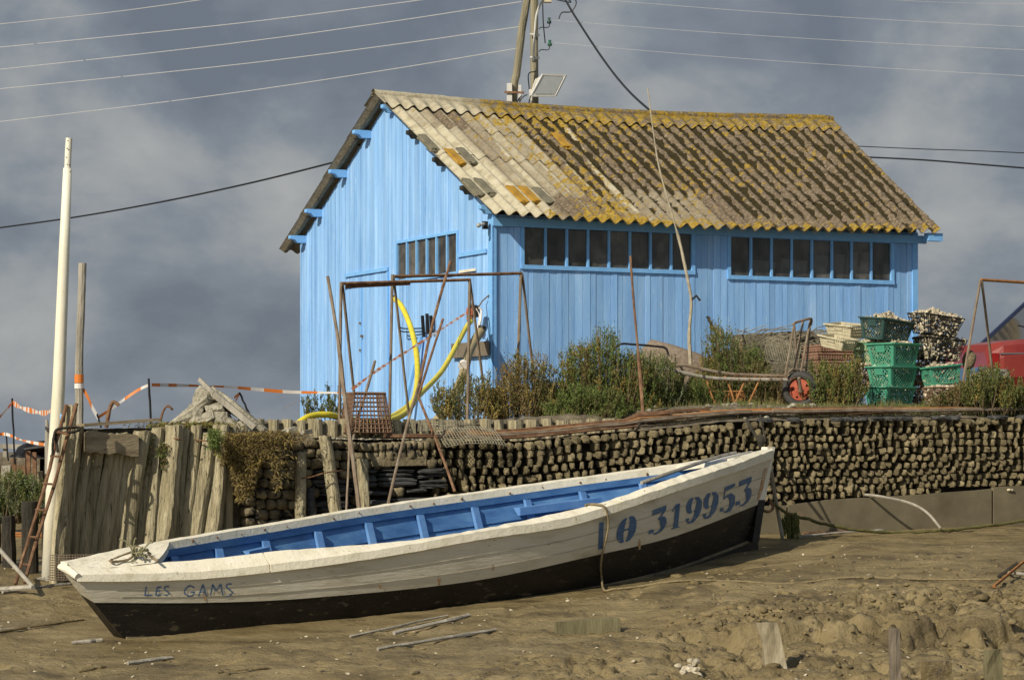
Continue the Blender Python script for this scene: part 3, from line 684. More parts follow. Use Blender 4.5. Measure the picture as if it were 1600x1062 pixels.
for far in (False, True):
    def f(i, j):
        s = lerp(-.003, 1.003, i); r = .105*j*(1 if not far else .8); seg = (s*7) % 1
        old = min(1, max(0, (s-.17)/.08)); cols_.append((old*.8+.15, .1+.56*min(1, max(0, (s-.12)/.12)), .3, 1))
        h = lerp(.055, .026+wave(s)+.012, min(1, j*1.15)**1.5)+.006*seg+mn.noise((s*60, r*60, 1))*.006
        return roofpt(s, r, h, far)
    cb2.grid(f, NU, 6)
def f(i, j):
    s = lerp(-.003, 1.003, i); a = lerp(-.3, math.pi+.3, j); old = min(1, max(0, (s-.17)/.08)); cols_.append((old*.8+.15, .1+.56*min(1, max(0, (s-.12)/.12)), .2, 1))
    c = roofpt(s, 0, 0); return c+Vector((0, 0, .035+math.sin(a)*.062+.004*((s*7) % 1)+mn.noise((s*70, a, 2))*.004))-GD*math.cos(a)*.07
cb2.grid(f, NU//2, 8)
o = cb2.build('ridge_cap', roofm, SH, smooth=True, fix=False); add_attr(o, cols_)
# loose slabs weighting the roof
slabs = [(663, 222, 46, 'topmost grey spotted slab on the pale left roof sheets'), (702, 244, 44, 'orange spotted slab second from the gable near the roof top'), (737, 244, 46, 'thick lichened slab right of the orange spotted one'),
 (733, 292, 46, 'grey slab with rounded end low on the roof near the gable edge'), (754, 291, 44, 'narrow white spotted slab beside the rounded grey one'), (801, 303, 46, 'bright orange slab low on the roof above the bulb lamp'),
 (824, 303, 44, 'grey and orange slab touching the bright orange one'), (856, 306, 42, 'dark grey slab farthest right in the lower row of roof slabs'), (872, 219, 48, 'lone slab high on the roof below the twin poles')]
slm = [M('slab_grey', [(.3, (.13, .12, .085)), (.7, (.24, .22, .15))], 10, bump=.6, spots=((.7, .66, .5), 22, .64)), M('slab_orange', [(.3, (.30, .17, .03)), (.6, (.46, .26, .03)), (.75, (.22, .18, .1))], 9, bump=.6, spots=((.72, .68, .5), 24, .65))]
for k, (px, py, ln, lb) in enumerate(slabs):
    s, r = inv(lambda a, c: roofpt(a, c, .03), px, py, .3, .5); s = round(s*NW-.5)/NW+.5/NW
    c = roofpt(s, r, .02); d = (roofpt(s, r+.02, .02)-c).normalized(); side = (roofpt(s+.01, r, .02)-c).normalized(); n = side.cross(d).normalized()
    if n.z < 0: n = -n
    b = MB(); rot = Matrix((side, d, n)).transposed()
    b.blob(c+n*.0, (.062, ln/F*31*.72, .030), rot, (CUB[0]*.86+CUBR*.1, CUB[1]), .06)
    tag(b.build('roof_slab', slm[k in (1, 5, 6, 8)]), lb, 'slab', 'loose slabs weighting the roof')
# bulb lamp by the corner
LP = thing('bulb_lamp', 'small outdoor bulb lamp fixed at the top corner of the blue gable', 'lamp', WG(.22, 4.25, .05))
b = MB(); b.box(P(758, 352, 31.0), (.07, .05, .09)); b.build('lamp_box', black, LP)
b = MB(); b.tube([P(756, 350, 30.95), P(751, 351, 30.9)], .018, 8); b.build('lamp_holder', whitebox, LP)
b = MB(); b.blob(P(748, 352, 30.88), (.03, .026, .03), None, ICO2, 0); b.build('bulb', glassg, LP, smooth=True)
b = MB(); b.beam(WG(ug(712, 543)[0], 2.82, .05), WG(ug(769, 536)[0], 2.82, .05), .03, .17, jit=.004)
tag(b.build('gable_board', M('grey_brown_board', [(.3, (.12, .10, .07)), (.7, (.24, .20, .15))], 9, (3, 3, .5), bump=.5)), 'short dark grey board fixed low on the gable by the corner', 'board')
# ---------------- boat ----------------
C0 = Vector((-3.04, 18.0, 0)); C1 = Vector((2.21, 22.45, 0)); D = C1-C0; BL = D.length; DU = D/BL; NU_ = Vector((DU.y, -DU.x, 0))
wk = smooth_knots([(0, .11), (.06, .20), (.15, .34), (.3, .57), (.5, .76), (.68, .76), (.83, .56), (.93, .28), (1, .035)])
near_out = smooth_knots([(108, 899), (180, 896), (314, 892), (470, 876), (615, 855), (760, 829), (877, 811), (940, 794), (1052, 757), (1146, 726), (1205, 704)])
near_in = smooth_knots([(100, 886), (180, 886), (247, 879), (340, 871), (434, 861), (557, 852), (650, 843), (760, 825), (880, 800), (940, 785), (1052, 746), (1146, 716), (1205, 698)])
near_low = smooth_knots([(108, 908), (180, 908), (314, 904), (470, 888), (615, 867), (760, 841), (877, 824), (940, 807), (1052, 769), (1146, 738), (1205, 717)])
far_top = smooth_knots([(84, 880), (216, 851), (325, 832), (412, 818), (542, 796), (650, 780), (760, 765), (880, 748), (1000, 732), (1130, 713), (1207, 699)])
bound = smooth_knots([(130, 941), (152, 941), (322, 941), (480, 934), (740, 907), (940, 865), (1052, 838), (1184, 788), (1210, 776)])
botm = smooth_knots([(150, 1002), (183, 1000), (350, 996), (500, 985), (620, 968), (740, 951), (927, 920), (1052, 891), (1130, 863), (1176, 845), (1190, 840)])
def cl(s): return C0+D*s
def on_curve(p, f): 
    px = CX+p.x/p.y*F; return Vector((p.x, p.y, CZ+(HY-f(px))/F*p.y))
def Nout(s): return on_curve(cl(s)+NU_*wk(s), near_out)
def Nlow(s): return on_curve(cl(s)+NU_*(wk(s)+.006), near_low)
def Nin(s): return on_curve(cl(s)+NU_*max(.0, wk(s)-.085), near_in)
def Fout(s): return on_curve(cl(s)-NU_*wk(s), far_top)
def Fin(s): q = on_curve(cl(s)-NU_*max(.0, wk(s)-.09), far_top); q.z = Fout(s).z-.008; return q
wb = smooth_knots([(0, .07), (.15, .21), (.3, .40), (.5, .56), (.68, .54), (.83, .36), (.93, .16), (1, .02)])
def sb(s): return .060+(.976-.060)*s
def Nb(s): return on_curve(cl(sb(s))+NU_*wb(s), botm)
def Fb(s): q = cl(sb(s))-NU_*wb(s); n = Nb(s); return Vector((q.x, q.y, n.z+.10*wb(s)))
def side(s, v):                              # near side from rail down to chine, slightly rounded
    a = Nlow(s)-NU_*.02; b = Nb(s); p = a.lerp(b, v); return p+NU_*(math.sin(math.pi*v)*.035*math.sin(math.pi*min(1, max(0, s))))
def vb(s):
    lo, hi = 0, 1
    for _ in range(18):
        m = (lo+hi)/2; q = pix(side(s, m))
        if q[1] < bound(q[0]): lo = m
        else: hi = m
    return lo
def fside(s, v):
    a = Fout(s)+Vector((0, 0, -.05)); b = Fb(s); p = a.lerp(b, v); return p-NU_*(math.sin(math.pi*v)*.035*math.sin(math.pi*s))
BT = thing('rowing_boat', 'long white and black wooden boat with a bright blue inside lying on the mud', 'boat', P(640, 968, 19.6))
NS = 90
VB = [vb(i/NS) for i in range(NS+1)]
hb = MB()
def gap_(v): return 1
hb.grid(lambda u, v: side(u, lerp(0, VB[round(u*NS)], v)), NS, 8)
hb.grid(lambda u, v: fside(u, v*.55), NS, 6)
# transom, white part
def tr(u, v, a, c): return side(0, lerp(a, c, v)).lerp(fside(0, lerp(a, c, v)), u)
hb.grid(lambda u, v: tr(u, v, 0, VB[0]), 4, 4)
hb.build('hull', whiteh, BT, smooth=False)
kb = MB()
def blackside(u, v):
    p = side(u, lerp(VB[round(u*NS)], 1, v)); return p-NU_*.004
kb.grid(blackside, NS, 6); kb.grid(lambda u, v: fside(u, lerp(.55, 1, v)), NS, 4); kb.grid(lambda u, v: Nb(u).lerp(Fb(u), v), NS, 6)
kb.grid(lambda u, v: tr(u, v, VB[0], 1), 4, 4)
kb.grid(lambda u, v: Nb(u)+Vector((0, 0, -.12*v)), NS, 1)
kb.build('hull_bottom', blackp, BT)
# faint plank seams
sb_ = MB()
for v in (.38, .72):
    pts = [side(i/60, VB[round(i/60*NS)]*v*1.0)+NU_*.0015 for i in range(2, 60)]
    for i in range(len(pts)-1): sb_.beam(pts[i], pts[i+1], .004, .004)
sb_.build('plank_seam', M('seam', [(.3, (.26, .23, .17)), (.7, (.5, .46, .36))], 9, bump=0), BT)
# rails: sloped cap + outer face
def rail(name, s0, s1, ins, out, low, n, jitz=.002):
    b = MB(); vs = []; 
    for i in range(n+1):
        s = lerp(s0, s1, i/n); j = Vector((0, 0, rng.gauss(0, jitz)))
        vs += [ins(s)+j, out(s)+j, low(s)+j*.5, low(s)-(out(s)-ins(s)).normalized()*.02, ins(s)+Vector((0, 0, -.045))]
    fs = [(k*5+q, (k+1)*5+q, (k+1)*5+(q+1) % 5, k*5+(q+1) % 5) for k in range(n) for q in range(5)]+[(0, 1, 2, 3, 4), tuple(n*5+q for q in (4, 3, 2, 1, 0))]
    b.add(vs, fs); return b.build(name, whitep, BT)
def up(f, h): return lambda s: f(s)+Vector((0, 0, h))
rail('near_rail', .0, .20, Nin, Nout, Nlow, 14)
rail('near_rail', .2012, .62, up(Nin, .004), up(lambda s: Nout(s)+NU_*.004, .003), lambda s: Nlow(s)+NU_*.004, 44)
rail('near_rail', .6205, 1.0, Nin, Nout, Nlow, 40)
def Flow(s): return Fout(s)+Vector((0, 0, -.06))
rail('far_rail', .0, .38, lambda s: Fin(s), Fout, Flow, 30)
rail('far_rail', .3815, 1.0, lambda s: Fin(s), Fout, Flow, 50)
# inner face of the far rail (tilts to the viewer), inwale and planking
DK0, DK1 = .118, .885
def Fi(s, d, inn): q = Fin(s); return q+NU_*inn+Vector((0, 0, -d))
b = MB(); n = 80
b.grid(lambda u, v: Fi(lerp(DK0-.02, .985, u), .0+.052*v, .003+.012*v), n, 2); b.build('rail_face', whitep, BT)
b = MB()
for i in range(n):
    s, s2 = lerp(DK0-.01, DK1+.04, i/n), lerp(DK0-.01, DK1+.04, (i+1)/n)
    b.hexa([Fi(s, .105, .02), Fi(s2, .105, .02), Fi(s2, .105, -.02), Fi(s, .105, -.02), Fi(s, .053, .02), Fi(s2, .053, .02), Fi(s2, .053, -.02), Fi(s, .053, -.02)])
b.build('inwale', bluein, BT)
def floor_z(s): return lerp(Nb(s).z, Fb(s).z, .5)+.07
b = MB()
def inner_far(u, v):
    s = lerp(DK0-.05, DK1+.06, u); a = Fi(s, .09, -.015); c = Fb((s-.060)/.916)+NU_*.05; c.z = floor_z(s); return a.lerp(c, v)
def inner_near(u, v):
    s = lerp(DK0-.05, DK1+.06, u); a = Nin(s)+Vector((0, 0, -.04))+NU_*.02; c = Nb((s-.060)/.916)-NU_*.05; c.z = floor_z(s); return a.lerp(c, v)
b.grid(inner_far, 60, 1); b.grid(inner_near, 60, 6); b.grid(lambda u, v: inner_far(u, 1).lerp(inner_near(u, 1), v), 60, 2)
# overlapping inner strakes on the far side
for v0, v1 in ((0, .30), (.30, .60), (.60, 1)):
    b.grid(lambda u, v: inner_far(u, lerp(v0, v1, v))+NU_*(.004+.012*v), 60, 1)
b.build('inner_planking', bluein, BT)
s_of = lambda px, far=True: inv(lambda s, v: Fi(s, v, 0), px, 820, .5, .1)[0]
ribs = [(px) for px in (268, 338, 411, 493, 572, 653, 738, 820, 906, 1000, 1087)]
for px in ribs:
    s = s_of(px); bw = .03
    b = MB(); u0 = (s-(DK0-.05))/(DK1+.11-DK0); e = bw/BL
    a = inner_far(u0, .03)+NU_*.02; c = inner_far(u0, .98)+NU_*.02
    b.hexa([c-DU*bw+NU_*.0, c+DU*bw, c+DU*bw+NU_*.05, c-DU*bw+NU_*.05, a-DU*bw, a+DU*bw, a+DU*bw+NU_*.03, a-DU*bw+NU_*.03]); b.build('rib', bluerib, BT)
    b = MB(); a = inner_near(u0, .05)-NU_*.02; c = inner_near(u0, .98)-NU_*.02; b.beam(a, c, .05, .04, up=NU_); b.build('rib', bluerib, BT)
# seats
def seat(px0, y0, px1, y1, h, near=False, thick=.03):
    s0 = s_of(px0); s1 = s_of(px1); b = MB()
    a = inner_far((s0-(DK0-.05))/(DK1+.11-DK0), .3)+NU_*.07; c = inner_far((s1-(DK0-.05))/(DK1+.11-DK0), .3)+NU_*.07
    a.z = CZ+(HY-y0)/F*a.y; c.z = CZ+(HY-y1)/F*c.y
    hh = h/F*19.8
    b.hexa([a+Vector((0, 0, -hh)), c+Vector((0, 0, -hh)), c+Vector((0, 0, -hh))-NU_*thick, a+Vector((0, 0, -hh))-NU_*thick, a, c, c-NU_*thick*3, a-NU_*thick*3]); b.build('bench', bluerib, BT)
seat(376, 861, 408, 854, 8); seat(799, 793, 925, 777, 13)
# decks
b = MB()
def deck(s0, s1, crown, m=0):
    def f(u, v):
        s = lerp(s0, s1+(.055*v if s0 == 0 else 0), u); a = Nin(s); c = Fin(s); p = a.lerp(c, v); p.z += crown*math.sin(math.pi*v)*min(1, wk(s)*3)+rng.gauss(0, .0015); return p
    b.grid(f, 16, 8)
    b.grid(lambda u, v: f(1 if s0 == 0 else 0, u)+Vector((0, 0, -.05*v)), 8, 1)
deck(0, .085, .012); b.build('stern_deck', whitep, BT)
b = MB(); deck(.885, 1.0, .006); b.build('bow_deck', whitep, BT)
b = MB(); q0, q1 = Nin(.80), Nin(.955)
def f(u, v): s = lerp(.845, .955, u); a = Nin(s); c = Fin(s); k = .10+.42*v*(1-.3*u); p = a.lerp(c, k); p.z += .018; return p
b.grid(f, 12, 3); g_ = lambda u, v: f(u, 0)+Vector((0, 0, -.02*v)); b.grid(g_, 12, 1); b.build('deck_sheet', M('pale_grey_paint', [(.3, (.55, .55, .54)), (.7, (.66, .66, .66))], 5, rough=.5, bump=.1), BT)
b = MB(); pts = []
for i in range(12): s = lerp(.70, .93, i/11); a = Nin(s); c = Fin(s); p = a.lerp(c, .05+.30*(i/11)**2); p.z += .03; pts.append(p)
b.tube(pts, .016, 6); b.build('edge_batten', woodg, BT)
# transom cap and stem post
b = MB(); n = 8
b.tube([Nlow(0)+Vector((0, 0, .03)), Nlow(0).lerp(Fout(0), .5)+Vector((0, 0, .012)), Fout(0)+Vector((0, 0, -.035))], [.024, .028, .024], 9, jit=.12); b.build('transom_cap', whitep, BT)
b = MB(); top = P(1201, 698, 22.47); lo = P(1178, 846, 22.15)
mid = top.lerp(lo, .56)
b.hexa([mid+NU_*.03-DU*.05, mid+NU_*.03+DU*.03, mid-NU_*.03+DU*.03, mid-NU_*.03-DU*.05, top+NU_*.035-DU*.05, top+NU_*.035+DU*.045, top-NU_*.035+DU*.045, top-NU_*.035-DU*.05]); b.build('stem_post', whitep, BT)
b = MB(); b.hexa([lo+NU_*.03-DU*.05, lo+NU_*.03+DU*.03, lo-NU_*.03+DU*.03, lo-NU_*.03-DU*.05, mid+NU_*.03-DU*.05, mid+NU_*.03+DU*.03, mid-NU_*.03+DU*.03, mid-NU_*.03-DU*.05]); b.build('stem_foot', blackp, BT)
b = MB(); b.blob(P(1204, 719, 22.44), (.014, .014, .014), None, ICO1, 0); b.build('bolt', rust, BT)
b = MB(); b.add([tuple(side(.975, .1)+NU_*.004), tuple(side(.985, .1)+NU_*.004), tuple(side(.985, .9*VB[-1])+NU_*.004), tuple(side(.970, .9*VB[-1])+NU_*.004)], [(0, 1, 2, 3)])
b.build('stem_stain', M('rust_stain', [(.3, (.36, .17, .06)), (.7, (.55, .42, .25))], 30, bump=.2, spots=((.6, .56, .46), 30, .52)), BT)
# keel strip along the chine
b = MB()
for i in range(60):
    a, c = Nb(i/60)+NU_*.006+Vector((0, 0, .012)), Nb((i+1)/60)+NU_*.006+Vector((0, 0, .012)); b.beam(a, c, .02, .022)
b.build('chine_strip', M('worn_strip', [(.3, (.06, .055, .045)), (.5, (.16, .13, .08)), (.7, (.28, .22, .13))], 7, bump=.4), BT)
# lettering laid on the hull surface
def hull_at(px, py):
    s, v = inv(side, px, py, max(.02, min(.98, (px-110)/1090)), .5); e = 1e-3
    return side(s, v)+NU_*.005
def stroke(b, M2, pts, wd, sub=3):
    P2 = []; W2 = []
    for i in range(len(pts)-1):
        for k in range(sub): t = k/sub; P2.append((lerp(pts[i][0], pts[i+1][0], t), lerp(pts[i][1], pts[i+1][1], t))); W2.append(lerp(wd[i], wd[i+1], t))
    P2.append(pts[-1]); W2.append(wd[-1]); vs = []
    for i, (x, y) in enumerate(P2):
        a = P2[max(0, i-1)]; c = P2[min(len(P2)-1, i+1)]; dx, dy = c[0]-a[0], c[1]-a[1]; l = math.hypot(dx, dy) or 1
        nx_, ny_ = -dy/l*W2[i]/2, dx/l*W2[i]/2
        vs.append(hull_at(*M2(x+nx_, y+ny_))); vs.append(hull_at(*M2(x-nx_, y-ny_)))
    b.add(vs, [(2*i, 2*i+1, 2*i+3, 2*i+2) for i in range(len(P2)-1)])
def quad_map(tlp, trp, blp, brp):           # unit square (x right, y up) -> pixels
    def m_(x, y):
        t = (lerp(tlp[0], trp[0], x), lerp(tlp[1], trp[1], x)); c = (lerp(blp[0], brp[0], x), lerp(blp[1], brp[1], x)); return lerp(c[0], t[0], y), lerp(c[1], t[1], y)
    return m_
def arc(cx, cy, rx, ry, a0, a1, n=10): return [(cx+rx*math.cos(R(lerp(a0, a1, i/n))), cy+ry*math.sin(R(lerp(a0, a1, i/n)))) for i in range(n+1)]
def heavy(n, a, b_, c): return [lerp(a, b_, math.sin(math.pi*i/n)**1) if 1 else c for i in range(n+1)]
b = MB()
I_ = quad_map((936, 816), (943, 815), (934, 858), (941, 857)); stroke(b, I_, [(.5, 1), (.5, 0)], [1, 1], 4)
b.build('registration_letter', lettering, BT, fix=False); b = MB()
m0 = quad_map((967, 812), (996, 802), (961, 851), (990, 843))
stroke(b, m0, arc(.5, .5, .33, .47, 100, 260), heavy(10, .05, .40, 0), 1); stroke(b, m0, arc(.5, .5, .33, .47, -80, 80), heavy(10, .05, .40, 0), 1)
stroke(b, m0, [(.12, .5), (.88, .5)], [.07, .07], 2)
b.build('registration_letter', lettering, BT, fix=False)
def three(m_):
    stroke(b, m_, [(.12, .90), (.92, .92)], [.2, .2], 3); stroke(b, m_, [(.86, .86), (.58, .58)], [.12, .07], 2)
    stroke(b, m_, [(.50, .58)]+arc(.48, .30, .36, .28, 70, -50, 8)+[(.52, .02), (.3, .03)], [.06, .10, .22, .32, .38, .38, .34, .26, .18, .12, .07, .05], 1)
    stroke(b, m_, [(.02, .17), (.30, .15)], [.16, .12], 1)
def one(m_):
    stroke(b, m_, [(.58, .98), (.58, .02)], [.42, .42], 4); stroke(b, m_, [(.10, .74), (.36, .90)], [.06, .1], 1); stroke(b, m_, [(.2, .02), (.95, .02)], [.04, .04], 2)
def nine(m_):
    stroke(b, m_, arc(.44, .70, .28, .27, 95, 262, 8), heavy(8, .05, .34, 0), 1); stroke(b, m_, [(.5, .98), (.7, .9), (.80, .72), (.80, .5), (.72, .28), (.52, .07), (.3, .03), (.16, .1)], [.05, .18, .36, .4, .34, .16, .07, .12], 1)
    stroke(b, m_, [(.06, .18), (.26, .16)], [.12, .12], 1); stroke(b, m_, [(.5, .44), (.62, .47)], [.05, .05], 1)
def five(m_):
    stroke(b, m_, [(.20, .92), (.86, .94)], [.17, .12], 3); stroke(b, m_, [(.24, .88), (.2, .54)], [.06, .06], 2)
    stroke(b, m_, [(.22, .56), (.40, .63), (.62, .58), (.76, .44), (.78, .28), (.66, .1), (.46, .03), (.28, .05)], [.05, .08, .22, .36, .36, .22, .08, .05], 1)
    stroke(b, m_, [(.04, .18), (.26, .15)], [.14, .12], 1)
for fn, x0, x1, yt0, yt1, yb0, yb1 in ((three, 1014, 1041, 798, 789, 838, 829), (one, 1047, 1064, 789, 784, 828, 823), (nine, 1071, 1096, 780, 773, 820, 812), (nine, 1098, 1122, 773, 765, 813, 804), (five, 1125, 1150, 763, 753, 804, 796), (three, 1150, 1174, 753, 744, 794, 785)):
    b = MB(); fn(quad_map((x0+2, yt0), (x1+2, yt1), (x0-2, yb0), (x1-2, yb1))); b.build('registration_digit', lettering, BT, fix=False)
b = MB()
def q(cx, cy): return (60+cx/3.81, 820+cy/3.81)
def pen(pts, w_=1.9):
    c = curve_pts([(x, y, 0) for x, y in pts], 5) if len(pts) > 2 else [Vector((pts[0][0], pts[0][1], 0)), Vector((pts[1][0], pts[1][1], 0))]
    stroke(b, lambda x, y: (x, y), [q(p.x, p.y) for p in c], [w_*(1+.25*math.sin(i*1.3)) for i in range(len(c))], 1)
pen([(640, 365), (632, 418)]); pen([(630, 418), (676, 416)]); pen([(706, 370), (696, 416)]); pen([(704, 371), (730, 368)]); pen([(700, 393), (724, 390)]); pen([(695, 417), (728, 415)])
pen([(776, 366), (757, 364), (748, 378), (762, 392), (776, 405), (762, 417), (744, 414)])
pen([(926, 372), (900, 360), (874, 378), (868, 402), (886, 420), (912, 419), (926, 402)]); pen([(902, 398), (930, 398)])
pen([(952, 422), (978, 352)]); pen([(978, 352), (998, 420)]); pen([(962, 398), (992, 396)])
pen([(1022, 418), (1036, 352)]); pen([(1036, 352), (1056, 392)]); pen([(1056, 392), (1084, 350)]); pen([(1084, 350), (1096, 416)])
pen([(1148, 350), (1126, 350), (1116, 366), (1134, 382), (1152, 398), (1142, 416), (1112, 424)])
b.build('boat_name', lettering, BT, fix=False)
# rust streaks running from nail heads
b = MB()
for px, py, h in ((320, 924, 14), (594, 905, 14), (686, 900, 14), (999, 842, 16), (181, 904, 6), (480, 880, 5), (770, 880, 12)):
    vs = []
    for k in range(6): y = py+h*k/5; w_ = (1.9*math.sin(math.pi*(k+.5)/6)+.7)*rng.uniform(.7, 1.1); vs += [hull_at(px-w_, y)-NU_*.002, hull_at(px+w_, y)-NU_*.002]
    b.add(vs, [(2*k, 2*k+1, 2*k+3, 2*k+2) for k in range(5)])
b.build('rust_streak', MATS['rust_stain'], BT, fix=False)
b = MB()
for px in (300, 338, 376, 412, 447, 520, 560, 640, 676, 720, 795, 846, 905, 945, 1010, 1060):
    s = s_of(px); b = MB(); b.blob(Fi(s, .02+rng.uniform(0, .02), .012), (rng.uniform(.006, .014),)*3, None, ICO1, .2); b.build('nail_head', rust, BT)
for px in (950, 975, 1010, 760, 640, 560):
    s, v = inv(lambda s, v: Nin(s).lerp(Nout(s), v), px, near_in(px)+8, (px-110)/1090, .5); b = MB(); b.blob(Nin(s).lerp(Nout(s), .5), (.007,)*3, None, ICO1, .2); b.build('nail_head', rust, BT)
# ropes on the boat
def rope(name, pts, r, mat, label, cat='rope', n=7, seg=8, group=None, wob=0):
    b = MB(); c = curve_pts(pts, seg)
    if wob: c = [p+Vector([rng.gauss(0, wob) for _ in range(3)]) for p in c]
    b.tube(c, r, n, jit=.18); return tag(b.build(name, mat, smooth=True), label, cat, group)
rope('rope', [P(329, 833, 19.85), P(336, 835, 19.75), P(341, 848, 19.7), P(345, 862, 19.6), P(350, 872, 19.5)], .013, ropem, 'brown rope hanging over the far rail near the stern')
rope('rope', [P(170, 877, 18.2), P(185, 870, 18.3), P(205, 862, 18.4), P(214, 857, 18.4), P(205, 871, 18.25), P(190, 876, 18.2), P(172, 876, 18.15), P(188, 866, 18.5), P(212, 853, 18.6), P(226, 862, 18.5), P(247, 876, 18.2)], .009, ropem, 'thin rusty coil of wire and rope lying on the white stern deck')
b = MB()
for k in range(26):
    a = P(rng.uniform(203, 226), rng.uniform(858, 878), 18.3+rng.uniform(-.08, .1)); d = Vector([rng.gauss(0, .03) for _ in range(3)]); b.tube(curve_pts([a, a+d+Vector((0, 0, .015)), a+d*1.7], 4), .006, 5)
tag(b.build('frayed_rope', M('frayed', [(.3, (.14, .14, .07)), (.7, (.32, .30, .18))], 30, bump=.8)), 'frayed green-grey rope end heaped on the stern deck', 'rope')
HA = lambda x, y, o_=.012: hull_at(x, y)+NU_*o_
_s = lambda px: inv(lambda s, v: Nin(s).lerp(Nout(s), v), px, near_in(px)+8, (px-110)/1090, .5)[0]
pm = [Nin(_s(924))+Vector((0, 0, .012)), Nin(_s(932))+Vector((0, 0, .014)), Nout(_s(941))+Vector((0, 0, .012))+NU_*.012, HA(947, 814, .02), HA(945, 835, .02), HA(939, 862, .015), HA(936, 885, .015)]
pm += [HA(937, 904, .02), on_mud(944, 923, .012), on_mud(960, 926, .012), on_mud(990, 925, .012), on_mud(1060, 924, .01), on_mud(1140, 922, .01), on_mud(1230, 921, .01), on_mud(1330, 918, .012), on_mud(1440, 917, .01), on_mud(1560, 917, .01)]
rope('rope', pm, .0085, M('pale_rope', [(.3, (.18, .14, .075)), (.7, (.33, .26, .14))], 30, bump=1, bscale=90), 'thin tan rope looped over the near rail and trailing across the mud')
# mooring gear at the bow
b = MB(); b.tube(curve_pts([P(1190, 784, 22.4), P(1192, 796, 22.35), P(1202, 799, 22.35), P(1208, 792, 22.4), P(1203, 782, 22.4)], 5), .013, 6); tag(b.build('mooring_ring', rust), 'rusty ring shackle hanging below the boat bow', 'ring')
rope('rope', [P(1206, 785, 22.5), P(1216, 792, 22.7), P(1240, 805, 23), P(1290, 818, 23.2), P(1340, 828, 23.3), P(1410, 832, 23.5), P(1480, 828, 23.7), P(1550, 820, 23.9), P(1640, 808, 24.2)], .014, ropeg, 'green weedy mooring rope sagging from the bow along the panels', wob=.003)
b = MB()
for k in range(75):
    a = P(1236+rng.gauss(0, 7), 800+rng.uniform(0, 14), 23+rng.uniform(-.04, .04)); L = rng.uniform(.08, .34)*(1 if rng.random() < .5 else .6); b.tube(curve_pts([a, a+Vector((rng.gauss(0, .015), 0, -L*.5)), a+Vector((rng.gauss(0, .02), 0, -L))], 3), .005, 4)
tag(b.build('seaweed_clump', weed), 'dark clump of seaweed hanging from the mooring rope', 'seaweed')
b = MB(); b.tube(curve_pts([P(1205, 735, 22.6), P(1212, 780, 22.75), P(1221, 830, 22.9), P(1225, 856, 23)], 5), .017, 7); tag(b.build('thin_stake', woodg), 'thin pale stake leaning just behind the boat bow', 'stake')
b = MB(); b.tube(curve_pts([P(1167, 655, 23.2), P(1177, 675, 23), P(1188, 690, 22.9)], 5), .014, 6, jit=.1); b.tube([P(1188, 648, 23.1), P(1196, 690, 22.9)], .009, 6); b.blob(P(1189, 690, 22.8), (.03, .03, .07)); tag(b.build('mooring_hook', darkwood), 'dark tangled mooring hook above the boat bow', 'hook')
b = MB(); b.tube(curve_pts([P(1345, 772, 24.0), P(1375, 775, 23.8), P(1420, 785, 23.75), P(1448, 800, 23.7), P(1470, 825, 23.6)], 5), .012, 6); tag(b.build('bent_stick', woodg), 'long bent stick arching against the long concrete panel', 'stick')
# ---------------- poles, mast, wires ----------------
YP = 45.0
PT = thing('utility_pole', 'slightly leaning wooden utility pole with a white fuse box behind the roof', 'utility pole', P(801, 655, YP))
b = MB(); b.tube(curve_pts([P(790, 500, YP), P(801, 172, YP), P(808, 110, YP), P(815, 50, YP), P(823, 0, YP), P(832, -90, YP)], 5), .066, 12, jit=.05); b.build('bole', polew, PT)
FB = MB(); FB.box(P(796, 147, YP-.1), (.09, .08, .36)); FB.box(P(812, 147, YP+.02), (.05, .1, .30)); FB.build('fuse_box', whitebox, PT)
b = MB(); b.beam(P(788, 144, YP-.16), P(819, 145, YP-.16), .03, .035); b.build('bracket', rust, PT)
PT2 = thing('utility_pole', 'upright wooden utility pole with insulators and floodlight behind the roof', 'utility pole', P(836, 655, YP+.5))
b = MB(); b.tube([P(838, 500, YP+.5), P(835.5, 172, YP+.5), P(834.5, 60, YP+.5), P(835.5, -90, YP+.5)], .07, 12, jit=.04); b.build('bole', polew, PT2)
b = MB(); b.tube(curve_pts([P(833, 96, YP+.35), P(835, 60, YP+.35), P(838, 25, YP+.35), P(846, 4, YP+.35), P(856, -6, YP+.35)], 6), .019, 7); 
for y in (54, 90): b.tube([P(828, y, YP+.38), P(843, y+1, YP+.38)], .022, 6)
b.build('conduit', whitebox, PT2)
b = MB(); b.box(P(854, 1, YP+.3), (.17, .12, .07)); b.build('lamp_head', cream, PT2)
for (x, y, mt, top) in ((858, 32, greend, 0), (859, 67, greeng, 0)):
    b = MB(); b.tube(curve_pts([P(842, y+14, YP+.4), P(846, y+11, YP+.4), P(857, y+11, YP+.3), P(859, y+3, YP+.3)], 4), .008, 5); br = b.build('bracket', black, PT2)
    b = MB(); b.tube([P(x, y+5, YP+.3), P(x, y+1, YP+.3), P(x, y, YP+.3), P(x, y-4, YP+.3)], [.038, .038, .022, .028], 10); b.build('insulator', mt, br, smooth=True)
FL = thing('floodlight', 'large cream floodlight with grey glass tilted on the right utility pole', 'floodlight', P(850, 150, YP))
a0, a1, a2, a3 = P(848, 117, YP-.5), P(884, 118, YP-.3), P(868, 150, YP-.5), P(830, 150, YP-.7)
q0, q1, q2, q3 = P(836, 124, YP+.1), P(862, 122, YP+.25), P(850, 138, YP+.2), P(829, 145, YP+.05)
b = MB(); b.hexa([a3, a2, a1, a0, q3, q2, q1, q0]); b.build('housing', M('cream_housing', [(.3, (.62, .60, .52)), (.7, (.7, .68, .6))], 5, bump=0, rough=.5), FL)
n_ = (a1-a0).cross(a3-a0).normalized()
if n_.y > 0: n_ = -n_
